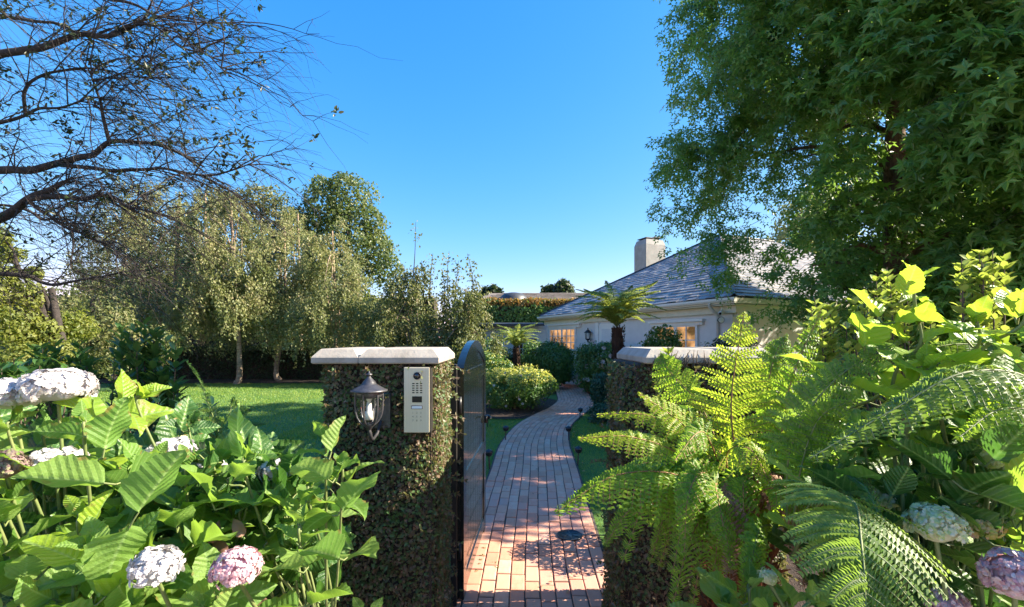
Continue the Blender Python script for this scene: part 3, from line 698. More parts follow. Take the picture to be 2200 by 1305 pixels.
# floodlight, security camera and wall light on the house
def housething(name, lb, cat, q): return thing(name, lb, cat, tuple(q))
q = W(spx(1562), .05, 2.10); t = housething("floodlight", "small round black floodlight on the house corner under the gutter", "floodlight", q)
m = MB(); tube(m, [q + np.array([0.0, .12, 0]), q], .03, 8); m.build("arm", M_black, t)
m = MB(); disc_y(m, [(0, -.05), (.05, -.05), (.075, .0), (.075, .03), (.068, .03)], q, 16); m.build("housing", M_black, t)
m = MB(); disc_y(m, [(.068, .028), (.05, .033), (0, .036)], q, 16); m.build("lens", M_plate, t)
q = W(spx(1566), -.02, 2.27); t = housething("security_camera", "white bullet security camera bolted below the eaves", "security camera", q)
m = MB(); tube(m, [q + np.array([-.05, -.10, -.03]), q + np.array([.02, .0, 0]), q + np.array([.1, .1, .02])], .04, 10, True); m.build("housing", M_white, t)
m = MB(); tube(m, [q + np.array([-.054, -.108, -.032]), q + np.array([-.05, -.1, -.03])], .03, 10, True); m.build("lens", M_dark, t)
m = MB(); tube(m, [q + np.array([.06, .06, 0]), q + np.array([.10, .12, .12])], .015, 6); m.build("bracket", M_white, t)
q = W(spx(1271), .10, 1.80); t = housething("wall_lantern", "black carriage lantern on the pale house wall beside the white door", "lantern", q)
m = MB(); lathe(m, [(0, .26), (.02, .25), (.02, .2), (.05, .18), (.13, .10), (.13, .08), (0, .08)], q, 12); m.build("roof", M_black, t)
m = MB(); lathe(m, [(.10, .08), (.085, -.12)], q, 6); m.build("glass", M_ribglass, t)
m = MB(); lathe(m, [(.09, -.12), (.09, -.14), (.03, -.18), (.02, -.24), (0, -.25)], q, 12); m.build("base", M_black, t)
for k in range(6):
    an = k*math.pi/3; m = MB(); tube(m, [q + np.array([.1*math.cos(an), .1*math.sin(an), .08]), q + np.array([.085*math.cos(an), .085*math.sin(an), -.12])], .008, 4); m.build("rib", M_black, t)
m = MB(); tube(m, [q + np.array([0, 0, -.2]), q + np.array([.06, .03, -.24]), q + np.array([.13, .06, -.12])], .012, 6); m.build("bracket", M_black, t)

# low wing beyond the house corner
WG = thing("garden_wing", "low clapboard wing with a white lattice window beyond the house corner", "building", (.4, 19.8, 0))
m = MB(); box(m, (-1.2, 20.02, 0), (1.7, 23, 2.33)); m.build("wall", M_wall, WG, False)
for k in range(19):
    m = MB(); z = .12*k; m.add([(-1.2, 20.0, z), (1.5, 20.0, z), (1.5, 20.015, z+.118), (-1.2, 20.015, z+.118), (-1.2, 20.018, z), (1.5, 20.018, z)], [(0, 1, 2, 3), (0, 4, 5, 1)]); m.build("board", M_wall, WG, False)
f = MB()
for lo, hi in (((.1, 19.93, .95), (1.15, 19.99, 1.02)), ((.1, 19.93, 1.70), (1.15, 19.99, 1.77)), ((.1, 19.935, 1.022), (.17, 19.99, 1.698)), ((1.08, 19.935, 1.022), (1.15, 19.99, 1.698))): box(f, lo, hi)
wn = f.build("window", M_white, WG, False)
for k in range(1, 6): m = MB(); x = .17 + k*.152; box(m, (x-.012, 19.95, 1.022), (x+.012, 19.985, 1.698)); m.build("muntin", M_white, wn, False)
for k in range(1, 3): m = MB(); z = 1.02 + k*.226; box(m, (.17, 19.955, z-.012), (1.08, 19.98, z+.012)); m.build("muntin", M_white, wn, False)
m = MB(); box(m, (.17, 19.986, 1.022), (1.08, 19.992, 1.698)); m.build("pane", M_dark, wn, False)
m = MB(); m.add([(-1.5, 19.6, 2.34), (1.4, 19.6, 2.34), (1.4, 20.8, 2.42), (-1.5, 20.8, 2.42), (-1.5, 19.6, 2.24), (1.4, 19.6, 2.24)], [(0, 1, 2, 3), (0, 4, 5, 1)]); m.build("roof", M_lead, WG, False)

# neighbour's roof beyond the hedge
NH = thing("neighbour_house", "far neighbouring house with a long flat-looking weathered brown roof", "house", (2, 30, 0))
m = MB(); box(m, (-4, 31, 0), (9, 38, 3.5)); m.build("wall", M_wall, NH, False)
m = MB(); m.add([(-5, 30.5, 3.45), (10, 30.5, 3.45), (8.6, 35, 5.22), (-1.6, 35, 5.22), (10, 39, 3.45), (-5, 39, 3.45)], [(0, 1, 2, 3), (1, 4, 2), (5, 0, 3), (4, 5, 3, 2)]); r2 = m.build("roof", M_oldroof, NH, False)
st = MB()
for r_ in range(24):
    x = -4.6 + R.uniform(0, .4) + r_*.15; yy = 30.5 + r_*.1875; zz = 3.46 + r_*.0737
    while x < 9.8 - r_*.06:
        wd = R.uniform(.3, .6); st.add([(x, yy-.02, zz+.03), (x+wd-.015, yy-.02, zz+.03+R.uniform(0, .02)), (x+wd-.015, yy+.19, zz+.085), (x, yy+.19, zz+.085)], [(0, 1, 2, 3)]); x += wd
st.build("shingles", M_oldroof, r2, False, "stuff")
m = MB(); lathe(m, [(1.05, -.3), (1.0, .0), (.7, .28), (.3, .36), (0, .38)], (.1, 33.6, 4.75), 16); m.build("roof_vent", M_lead, r2)
# ================================================================ PLANTS
G1 = (.035, .07, .014); G2 = (.06, .115, .02); G3 = (.10, .16, .03)
M_birch = leaf_mat("birch_leaf", [(.07, .10, .03), (.13, .165, .05), (.22, .24, .09), (.31, .29, .13), (.32, .25, .16)], (.38, .42, .14), .42, .5, clump=.9)
M_birchd = leaf_mat("dark_birch_leaf", [(.05, .08, .025), (.10, .13, .04), (.19, .19, .07), (.24, .19, .09)], (.32, .36, .09), .36, .5, clump=.9)
M_maple = leaf_mat("broad_leaf", [(.05, .08, .025), (.09, .13, .035), (.19, .21, .06)], (.24, .34, .06), .38, .45, clump=1.0)
M_yel = leaf_mat("yellow_green_leaf", [(.07, .11, .02), (.16, .19, .035), (.32, .32, .08)], (.45, .50, .06), .45, .5, clump=1.4)
M_gum = leaf_mat("star_leaf", [(.045, .12, .035), (.08, .18, .045), (.13, .24, .05), (.20, .33, .06)], (.38, .62, .08), .45, .38, clump=.7, spec=.5)
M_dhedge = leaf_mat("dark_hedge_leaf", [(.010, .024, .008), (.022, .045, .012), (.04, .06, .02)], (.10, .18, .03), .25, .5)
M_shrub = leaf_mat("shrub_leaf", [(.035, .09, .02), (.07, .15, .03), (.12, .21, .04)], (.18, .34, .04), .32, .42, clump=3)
M_blueg = leaf_mat("blue_green_leaf", [(.018, .055, .028), (.035, .09, .045), (.06, .13, .06)], (.08, .22, .08), .28, .4, clump=3)
M_tip = leaf_mat("yellow_tip_leaf", [(.26, .30, .04), (.46, .46, .08), (.62, .56, .18)], (.85, .82, .14), .42, .45)
M_orange = leaf_mat("orange_tip_leaf", [(.14, .12, .03), (.30, .16, .04), (.36, .22, .05)], (.5, .3, .06), .4, .5)
M_laurel = leaf_mat("laurel_leaf", [(.03, .08, .025), (.05, .12, .03), (.09, .17, .04)], (.2, .38, .05), .35, .35)
M_bare = leaf_mat("dark_tree_leaf", [(.010, .022, .010), (.020, .040, .014), (.05, .055, .02)], (.10, .16, .03), .25, .45)
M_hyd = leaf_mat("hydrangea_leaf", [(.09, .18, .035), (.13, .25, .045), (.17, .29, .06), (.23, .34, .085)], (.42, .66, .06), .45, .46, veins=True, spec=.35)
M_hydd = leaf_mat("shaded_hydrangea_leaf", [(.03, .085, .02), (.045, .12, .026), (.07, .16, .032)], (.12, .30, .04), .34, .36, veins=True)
M_hydy = leaf_mat("young_hydrangea_leaf", [(.17, .30, .03), (.24, .37, .035), (.30, .43, .04)], (.52, .72, .05), .5, .36, veins=True)
M_fern = leaf_mat("fern_leaf", [(.10, .22, .02), (.17, .32, .025), (.27, .40, .035)], (.50, .74, .06), .5, .5)
M_ferny = leaf_mat("yellow_fern_leaf", [(.18, .31, .025), (.28, .39, .03), (.38, .45, .05)], (.60, .78, .06), .52, .5)
M_fernd = leaf_mat("dark_fern_leaf", [(.07, .16, .025), (.11, .21, .035), (.18, .28, .055)], (.42, .62, .08), .46, .5)
M_tfern = leaf_mat("tree_fern_leaf", [(.09, .17, .03), (.18, .27, .045), (.34, .40, .09)], (.7, .75, .14), .42, .45)
M_pitt = leaf_mat("pittosporum_leaf", [(.12, .20, .03), (.26, .34, .05), (.42, .46, .13)], (.5, .62, .08), .42, .38)
M_petal = leaf_mat("white_petal", [(.50, .47, .47), (.60, .57, .56), (.66, .64, .60)], (.6, .56, .54), .25, .5, spec=.2)
M_pink = leaf_mat("pink_petal", [(.62, .34, .38), (.68, .48, .50), (.70, .62, .60)], (.6, .3, .35), .3, .5, spec=.2)
M_gpetal = leaf_mat("green_cream_petal", [(.50, .56, .20), (.66, .66, .36), (.78, .70, .55)], (.7, .75, .3), .3, .5, spec=.2)
M_ypetal = leaf_mat("yellow_fading_petal", [(.42, .44, .08), (.62, .48, .16), (.66, .36, .24)], (.7, .6, .2), .3, .5, spec=.2)
M_fade = leaf_mat("faded_mauve_petal", [(.16, .10, .10), (.30, .20, .20), (.26, .30, .12)], (.4, .3, .25), .3, .5, spec=.2)
M_stem = plain("green_stem", [(.10, .15, .04), (.20, .22, .08)], .6, 20, .3, .001)
M_stemr = plain("reddish_stem", [(.22, .10, .04), (.34, .18, .07)], .6, 20, .3, .001)
M_dead = leaf_mat("withered_leaf", [(.20, .10, .07), (.34, .18, .14), (.42, .28, .14)], (.5, .3, .2), .3, .6)

def ico_pts(n): return norm(R.normal(size=(n, 3)))
def blob_leaves(mb, blobs, n, size, TV=LEAF4V, TF=LEAF4F, up=.25, thick=.35, jit=.55, lump=.16, cull=None, droop=.3):
    """leaves through the shells of overlapping lumps"""
    bc = np.array([b[0] for b in blobs]); br = np.array([np.broadcast_to(b[1], 3) for b in blobs], float)
    ar = (br[:, 0]*br[:, 2] + br[:, 1]*br[:, 2] + br[:, 0]*br[:, 1]); k = R.choice(len(blobs), size=int(n*1.5), p=ar/ar.sum())
    d = ico_pts(len(k)); rr = 1 - thick * R.uniform(0, 1, len(k))**1.6
    p0 = bc[k] + d * br[k]; ll = 1 + lump * wob(p0, 2.6 / max(.3, br.mean()), 2.0) + lump*.7 * wob(p0, 7.0 / max(.3, br.mean()), 5.0)
    p = bc[k] + d * br[k] * (rr * ll)[:, None]
    # leaves deep inside another lump are never seen
    keep = np.ones(len(k), bool)
    for b in range(len(blobs)):
        q = (((p - bc[b]) / br[b])**2).sum(-1); keep &= ~((q < .42) & (k != b))
    keep &= p[:, 2] > .03
    if cull is not None: keep &= ~cull(p)
    p, d = p[keep][:n], d[keep][:n]; m = len(p)
    z = norm(d + R.normal(0, jit, (m, 3)) + np.array([0, 0, up])); y = norm(np.cross(z, rdir(m)) + np.array([0, 0, -droop]))
    M = frames(y, z); scatter(mb, TV, [TF], M, p, size * R.uniform(.6, 1.35, m))
    return p
def limbs(mb, base, tips, r0, n=7, bend=.3, sides=6):
    for t in tips:
        base = np.asarray(base, float); t = np.asarray(t, float); k = np.linspace(0, 1, n)[:, None]; L = np.linalg.norm(t - base)
        pts = base + (t - base) * k; pts[:, 2] += bend * L * np.sin(k[:, 0]*math.pi) * .3; pts += R.normal(0, .025*L, pts.shape) * np.sin(k*math.pi)
        tube(mb, pts, r0 * (1 - .82 * k[:, 0]), sides)
def lumps(c, r, n, k=.5, flat=1.0):
    """satellite lumps around an ellipsoid"""
    c = np.asarray(c, float); r = np.broadcast_to(np.asarray(r, float), 3); out = [(c, r*.78)]
    for _ in range(n):
        d = rdir(1)[0]; d[2] = d[2]*flat; out.append((c + d*r*R.uniform(.45, .78), r * R.uniform(.55, 1.2) * k))
    return out

# ---- blob trees --------------------------------------------------
def blob_tree(name, label, base, top, blobs, n, size, mat, bark=M_bark, r0=.16, group=None, TV=LEAF4V, TF=LEAF4F, **kw):
    t = thing(name, label, "tree", tuple(base), group); base = np.asarray(base, float)
    m = MB(); tube(m, spline([base, base*.6 + np.asarray(top)*.4 + np.array([.1, .05, 0]), top], 9), np.linspace(r0, r0*.35, 9), 8)
    limbs(m, base*.45 + np.asarray(top)*.55, [b[0] for b in blobs], r0*.45); m.build("trunk", bark, t)
    m = MB(); blob_leaves(m, blobs, n, size, TV, TF, **kw); m.build("crown", mat, t, False); return t
def pb(px, py, rp, d, dz=1.0): return (P(px, py, d), rp/FPX*d*np.array([1, 1.0, dz]))
blob_tree("broadleaf_tree", "tallest dense round-headed green tree rising behind the weeping birches", (-9.2, 26, 0), P(745, 480, 26),
          [pb(*a) for a in ((700, 440, 48, 26), (755, 430, 50, 26), (790, 480, 42, 26), (680, 490, 45, 26), (740, 520, 70, 26), (800, 545, 45, 25.5), (690, 400, 24, 26), (735, 395, 26, 26), (815, 520, 28, 26), (830, 580, 36, 25), (720, 640, 80, 25))],
          17000, .17, M_maple, lump=.3)
blob_tree("broadleaf_tree", "darker bushy tree behind the birches, its ragged head poking above them", (-13.5, 25, 0), P(560, 470, 25),
          [pb(*a) for a in ((560, 430, 40, 25), (520, 450, 40, 25), (600, 460, 36, 25), (640, 480, 34, 25), (580, 520, 60, 25), (470, 440, 40, 25), (430, 480, 40, 25))],
          9000, .15, M_birchd, lump=.35)
blob_tree("yellow_green_tree", "sunlit yellow-green leafy tree at the left margin under bare boughs", (-9.4, 9.5, 0), P(110, 620, 9.5),
          [pb(*a) for a in ((30, 700, 44, 9), (-30, 620, 60, 9), (60, 635, 30, 9.3), (100, 715, 42, 9.5), (20, 545, 24, 9.5), (165, 700, 34, 10), (60, 770, 40, 9), (-60, 500, 50, 9.5), (5, 510, 18, 9.2), (75, 585, 16, 9.4), (15, 590, 22, 9.2), (130, 760, 34, 9.3))],
          13000, .075, M_yel, lump=.35, thick=.5)
blob_tree("dark_tree", "dark green tree of loose leaf tufts behind the yellow-green one", (-12.4, 13, 0), P(200, 640, 13),
          [pb(*a) for a in ((230, 690, 55, 13), (180, 740, 60, 13), (140, 650, 40, 13), (250, 760, 50, 13), (90, 690, 60, 13.5), (330, 740, 45, 14.5), (20, 760, 80, 13.5))], 12000, .085, M_birchd, lump=.35, thick=.5)
blob_tree("conifer", "tiny dark round tree above the neighbour's roof ridge, the taller of a pair", (4.6, 45, 0), P(1210, 615, 45),
          [pb(*a) for a in ((1210, 614, 15, 45), (1205, 622, 17, 45), (1215, 626, 18, 45))], 1500, .3, M_dhedge, r0=.3)
blob_tree("conifer", "tiny dark low tree above the neighbour's roof, left of the taller round one", (3.5, 45, 0), P(1183, 622, 45),
          [pb(*a) for a in ((1183, 622, 11, 45), (1175, 628, 13, 45), (1190, 630, 12, 45))], 1000, .3, M_dhedge, r0=.3)
blob_tree("conifer", "tiny dark far tree over the left end of the neighbour's roof", (-2.2, 45, 0), P(1055, 625, 45),
          [pb(*a) for a in ((1060, 624, 12, 45), (1045, 630, 14, 45), (1072, 626, 8, 45))], 1100, .3, M_dhedge, r0=.3)
blob_tree("far_tree", "pale olive tree glimpsed through the gap in the big star-leaved tree", (19, 30, 0), P(1710, 470, 30),
          [pb(*a) for a in ((1710, 480, 40, 30), (1740, 440, 40, 30), (1700, 530, 50, 30), (1760, 500, 60, 30))], 5000, .2, M_birch, lump=.3)

# ---- weeping birches ----------------------------------------------
def birch(label, bx, d, top, wpx, low, n, mat, lean=0.0, dens=1.0, r0=.13, fork=True):
    base = np.array([(bx - CX)/FPX*d, d, 0.]); zt = P(0, top, d)[2]; zl = max(.5, P(0, low, d)[2]); hw_ = wpx/FPX*d
    t = thing("weeping_birch", label, "tree", tuple(base), "weeping birches along the back of the lawn")
    m = MB(); top_ = base + np.array([lean, .2, zt - .25])
    tr = spline([base, base + np.array([-.12*np.sign(lean+.01), .0, .5]), base*.55 + top_*.45 + np.array([.12, 0, 0]), top_], 12)
    tube(m, tr, np.linspace(r0, .03, 12), 9); m2 = m
    H = zt - zl; nb = int(46 * hw_*zt/6 ) + 16; n = int(n*1.75)
    ba = R.uniform(0, 2*math.pi, nb); brr = np.sqrt(R.uniform(.02, 1, nb)); bz = zl + H*(1 - .58*brr**2.0)*R.uniform(.42, 1.03, nb)
    bz[:6] = zl + H*R.uniform(.86, 1.04, 6); brr[:6] *= .4
    bs = R.uniform(.55, 1.3, nb)
    kk = R.choice(nb, n, p=bs/bs.sum()); sg = .17*bs[kk]*(.6 + hw_*.22)
    ang = ba[kk]; rr = brr[kk]
    sx = base[0] + lean*.6 + np.cos(ang)*rr*hw_*1.12 + R.normal(0, 1, n)*sg; sy = d + np.sin(ang)*rr*hw_*.75 + R.normal(0, 1, n)*sg
    zz = bz[kk] - np.abs(R.normal(0, .35, n))*bs[kk]; zz = np.maximum(zz, zl + .3)
    L = np.minimum(R.uniform(.25, 1.15, n)*bs[kk], zz - zl + R.uniform(0, .3, n))
    starts = np.stack([sx, sy, zz], -1)
    cols = []; tw = MB()
    pos = []; 
    for q in range(n):
        nl = int(L[q] / .042 * dens) + 3; f = np.sort(R.uniform(0, 1, nl)); dr = np.array([math.cos(ang[q]), math.sin(ang[q])])
        x = starts[q, 0] + dr[0]*.16*np.sin(f*1.5) ; y = starts[q, 1] + dr[1]*.16*np.sin(f*1.5); z = starts[q, 2] - L[q]*f**1.15 + .06*np.sin(f*3)
        sc_ = .055 * (1 - .35*f)
        pos.append(np.stack([x + R.normal(0, 1, nl)*sc_, y + R.normal(0, 1, nl)*sc_, z], -1))
    p = np.concatenate(pos); nn = len(p); z = rdir(nn, .35); z[:, 1] -= .35; z = norm(z); y = norm(rdir(nn) * .7 + np.array([0, 0, -.9]))
    m = MB(); scatter(m, LEAF4V, [LEAF4F], frames(y, z), p, .088 * R.uniform(.6, 1.3, nn))
    tips = starts[R.choice(n, 16)]; 
    for s_ in tips:
        kq = R.uniform(.45, .95); b0 = tr[int(kq*11)]; pts = spline([b0, (b0 + s_)/2 + np.array([0, 0, .35]), s_], 6); tube(m2, pts, np.linspace(.03, .006, 6), 4)
    m2.build("trunk", M_birchb, t); m.build("crown", mat, t, False)
birch("weeping birch with the leaning pale trunk at the lawn's left end", 352, 17.0, 395, 95, 775, 640, M_birch, lean=.45)
birch("weeping birch with the pale curved trunk clear against the dark hedge", 508, 16.8, 405, 92, 745, 760, M_birch, lean=-.35)
birch("weeping birch, golden topped, third along the lawn", 600, 18.0, 470, 80, 775, 560, M_birch, lean=.1)
birch("broad weeping birch directly behind the lantern pillar", 715, 17.4, 480, 100, 800, 780, M_birch, lean=-.1)
birch("brownish weeping birch far left among the dark boughs", 250, 18.5, 430, 95, 780, 520, M_birchd, lean=.2)
birch("small dark weeping birch low against the sky right of the others", 880, 16.5, 575, 95, 810, 620, M_birchd, lean=.2, r0=.09)
birch("lowest weeping birch trailing beside the open gate", 1000, 16.0, 610, 72, 800, 460, M_birchd, lean=.0, r0=.08)
birch("tall birch standing back behind the trunk-marked pair", 430, 20.5, 400, 90, 740, 520, M_birch, lean=.1)
birch("rear birch filling the gap left of the two pale trunks", 300, 21.0, 385, 100, 740, 560, M_birch, lean=.1)
birch("rear birch just left of the tall round-headed tree", 640, 20.5, 445, 85, 760, 520, M_birch, lean=-.1)
# loose shoots rising from the small birches
sh = thing("birch_sapling", "thin leafy birch shoots sticking up into clear sky above the low birch", "tree", tuple(np.array([-3.6, 16.4, 0])))
m = MB(); lf = MB()
for px, py, yb in ((893, 478, 600), (905, 560, 640), (930, 545, 640), (870, 570, 650), (965, 540, 640), (985, 560, 650), (1004, 545, 650), (950, 580, 660), (1020, 590, 660), (850, 590, 660)):
    b = P(px + R.uniform(-14, 14), yb, 16.4); tp = P(px, py, 16.4); pts = spline([b, (b+tp)/2 + R.normal(0, .06, 3), tp], 8); tube(m, pts, np.linspace(.02, .006, 8), 4)
    k = R.uniform(.0 if py > 500 else .75, 1, 130 if py > 500 else 34); q = pts[(k*7).astype(int)] + R.normal(0, .12, (len(k), 3)); z = rdir(len(k), .3)
    scatter(lf, LEAF4V, [LEAF4F], frames(np.cross(z, rdir(len(k))), z), q, .10*R.uniform(.6, 1.3, len(k)))
m2_ = MB(); tube(m, spline([(-3.6, 16.4, 0), (-3.55, 16.4, 1.2), P(890, 600, 16.4)], 8), np.linspace(.05, .02, 8), 6)
m.build("trunk", M_bark, sh); lf.build("crown", M_birchd, sh, False)

# ---- hedges ----------------------------------------------
def hedge(label, x0, x1, y0, y1, h, n, size, mat, topmat=None):
    t = thing("hedge", label, "hedge", ((x0+x1)/2, (y0+y1)/2, 0))
    m = MB(); box(m, (x0+.15, y0+.15, 0), (x1-.15, y1-.15, h-.15)); m.build("dark_core", M_core, t, False)  # unseen dark box added inside the leaves, keeps the hedge opaque
    p = R.uniform(0, 1, (n, 3)); q = np.empty((n, 3)); q[:, 0] = x0 + p[:, 0]*(x1-x0)
    fr = R.uniform(0, 1, n) < h/(h+(y1-y0)); q[:, 1] = np.where(fr, y0, y0 + p[:, 1]*(y1-y0)); q[:, 2] = np.where(fr, p[:, 2]*h, h)
    off = .10*wob(q, 2.2, 3) + R.uniform(-.15, .06, n); q[:, 1] -= np.where(fr, off, 0); q[:, 2] += np.where(fr, 0, off)
    z = np.where(fr[:, None], np.array([0, -1, .3]), np.array([0, -.1, 1])) + R.normal(0, .5, (n, 3)); M = frames(np.cross(z, rdir(n)), z)
    top = (q[:, 2] > h - .35) & (R.uniform(0, 1, n) < .8) if topmat else np.zeros(n, bool)
    m = MB(); scatter(m, LEAF4V, [LEAF4F], M[~top], q[~top], size*R.uniform(.6, 1.3, (~top).sum())); m.build("foliage", mat, t, False)
    if topmat: m = MB(); scatter(m, LEAF4V, [LEAF4F], M[top], q[top], size*R.uniform(.6, 1.3, top.sum())); m.build("young_tips", topmat, t, False)
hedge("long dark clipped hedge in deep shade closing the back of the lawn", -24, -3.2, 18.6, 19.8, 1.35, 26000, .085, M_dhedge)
hedge("clipped hedge with orange young tips below the neighbour's roof", -2.5, 3.3, 24, 25.2, 3.78, 10000, .15, M_shrub, M_orange)
hedge("tall dark hedge far off behind the birch trunks", -34, -4.5, 27, 28.5, 4.2, 16000, .16, M_birchd)
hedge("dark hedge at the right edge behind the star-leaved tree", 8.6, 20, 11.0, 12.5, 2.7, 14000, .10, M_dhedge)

# ---- shrubs ----------------------------------------------
def shrub(name, label, c, r, n, size, mat, cat="shrub", k=14, flowers=None, fmat=None, fsize=.03, group=None, tips=None, pot=None, TV=LEAF6V, TF=LEAF6F, lump=.25, up=.25):
    c = np.asarray(c, float); r = np.asarray(r, float); n = int(n*.84); t = thing(name, label, cat, (c[0], c[1], 0), group)
    bl = lumps(c, r, k); m = MB()
    limbs(m, (c[0], c[1], 0.02), [b[0] for b in bl[:9]], .02 + .015*r[2], 5); m.build("stem", M_twig, t)
    m = MB(); p = blob_leaves(m, bl, n, size, TV, TF, up=up, lump=lump, thick=.4)
    m.build("foliage", mat, t, False)
    if tips:
        tm, frac, zmin = tips; q = p[(p[:, 2] > zmin)]; q = q[R.uniform(0, 1, len(q)) < frac]; q = q + R.normal(0, .012, q.shape) + np.array([0, 0, .015]); z = rdir(len(q), 1.0)
        m = MB(); scatter(m, TV, [TF], frames(np.cross(z, rdir(len(q))), z), q, size*R.uniform(.7, 1.3, len(q))); m.build("young_tips", tm, t, False, "stuff")
    if flowers:
        sel = p[(p[:, 1] < c[1] + .1*r[1])]
        for q in sel[R.choice(len(sel), flowers, replace=False)]:
            m = MB(); q = q + np.array([0, -.03, .01]); a = R.uniform(0, 6, 1)[0]
            nq = 7; an = a + np.arange(nq)*2*math.pi/nq; y = np.stack([np.cos(an), -.35+0*an, np.sin(an)], -1); z = np.stack([-.3*np.cos(an), -1+0*an, .3-.3*np.sin(an)], -1)
            scatter(m, LEAF4V*np.array([1.5, 1, 1]), [LEAF4F], frames(y, z), np.repeat(q[None], nq, 0), np.full(nq, fsize)); m.build("flower", fmat or M_petal, t, False)
    return t
shrub("azalea_shrub", "rounded shrub with sunny yellow top and small white flowers left of the bricks", (.02, 10.7, .52), (.86, .9, .50), 15000, .06, M_shrub, k=18, flowers=22, fsize=.036, tips=(M_tip, 1.0, .66))
shrub("garden_shrub", "mid green shrub mound under the latticed house window", (1.2, 15.0, .82), (1.0, .8, .78), 12000, .075, M_shrub, k=14)
shrub("garden_shrub", "grey-green shrub at the end of the brick path", (1.55, 17.3, .85), (.65, .5, .85), 7000, .07, M_blueg, k=10)
shrub("garden_shrub", "low green shrub between the dwarf tree fern and the path", (-.1, 14.2, .45), (1.0, .7, .5), 8000, .07, M_shrub, k=12)
shrub("garden_shrub", "small sprawling green bush just right of the gate top", (-.62, 12.8, .72), (.75, .6, .66), 7000, .07, M_shrub, k=12, tips=(M_tip, .25, .9))
shrub("rose_bush", "white flowering bush with glossy leaves beside the path's far bend", (2.48, 13.4, .80), (.84, .7, .78), 15000, .075, M_shrub, k=16, flowers=20, fsize=.075, up=.4)
shrub("garden_shrub", "dark blue-green shrub at the path bend below the tree fern", (2.12, 10.35, .45), (.40, .40, .46), 8000, .055, M_blueg, k=12)
shrub("garden_shrub", "low dark shrub skirting the right lawn behind the vine post", (1.85, 9.1, .18), (.42, .4, .20), 4000, .045, M_blueg, k=8)
shrub("garden_shrub", "bright green feathery shrub under the house's right window", (3.05, 9.5, 1.12), (.75, .4, .72), 11000, .065, M_shrub, k=14)
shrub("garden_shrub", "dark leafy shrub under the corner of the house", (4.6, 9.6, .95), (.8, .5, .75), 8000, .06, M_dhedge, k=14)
shrub("garden_shrub", "green shrub in front of the wing beyond the little tree fern", (-1.0, 17.0, .8), (1.1, .8, .9), 8000, .08, M_shrub, k=14)
shrub("garden_shrub", "dark rounded shrub behind the yellow-topped one, against the wing", (.35, 17.2, .6), (.9, .7, .72), 7000, .08, M_dhedge, k=12)
shrub("garden_shrub", "leafy shrub low behind the right pillar coping", (1.9, 6.6, .42), (.55, .5, .45), 6000, .05, M_shrub, k=12)
shrub("garden_shrub", "tangled grey-green shrub spilling at the foot of the fern by the bricks", (.86, 3.5, .28), (.20, .42, .28), 5000, .028, M_blueg, k=12, flowers=14, fsize=.016)
shrub("garden_shrub", "shrub below the star-leaved tree, hidden by fern tips", (4.4, 5.2, .7), (1.2, .8, .8), 9000, .07, M_blueg, k=14)
# potted plants by the door
def pot(c, r, h, label, n):
    t = thing("plant_pot", label, "plant pot", tuple(c), "terracotta pots at the end of the brick path")
    m = MB(); lathe(m, [(0, .01), (r*.68, 0), (r*.95, h*.82), (r*1.08, h*.83), (r*1.1, h), (r*.96, h), (r*.92, h*.88), (0, h*.88)], c, 20); m.build("body", M_terra, t)
    m = MB(); lathe(m, [(r*.9, h*.885), (0, h*.91)], c, 14); m.build("soil", M_soil, t)
pc = G(1199, 826); pot(pc, .20, .32, "round terracotta pot holding the clipped green cone", 0)
t = thing("topiary_cone", "small dark clipped cone plant in the terracotta pot", "potted plant", (pc[0], pc[1], .3))
m = MB(); tube(m, [(pc[0], pc[1], .29), (pc[0], pc[1], .9)], .015, 6); m.build("stem", M_twig, t)
k = R.uniform(0, 1, 3500)**.7; a = R.uniform(0, 2*math.pi, 3500); q = np.stack([pc[0] + .27*k*np.cos(a), pc[1] + .27*k*np.sin(a), .34 + .85*(1-k)], -1) + R.normal(0, .015, (3500, 3)); z = norm(np.stack([np.cos(a), np.sin(a), .5+0*a], -1) + R.normal(0, .5, (3500, 3)))
m = MB(); scatter(m, LEAF4V, [LEAF4F], frames(np.cross(z, rdir(3500)), z), q, .04*R.uniform(.6, 1.3, 3500)); m.build("foliage", M_blueg, t, False)
for (px, py), lb, lb2 in (((1262, 846), "tall brown terracotta pot under the white flowering bush", "flowers"), ((1250, 836), "second terracotta pot, tucked behind the brown one under the flowering bush", "x")):
    pc = G(px, py); pc[0] += .12; pot(pc, .20, .42, lb, 0)
    shrub("potted_shrub", "leafy plant growing in the " + ("front" if lb2 == "flowers" else "rear") + " pot below the white flowering bush", (pc[0], pc[1], .62), (.3, .3, .26), 1500, .06, M_shrub, cat="potted plant", k=6)

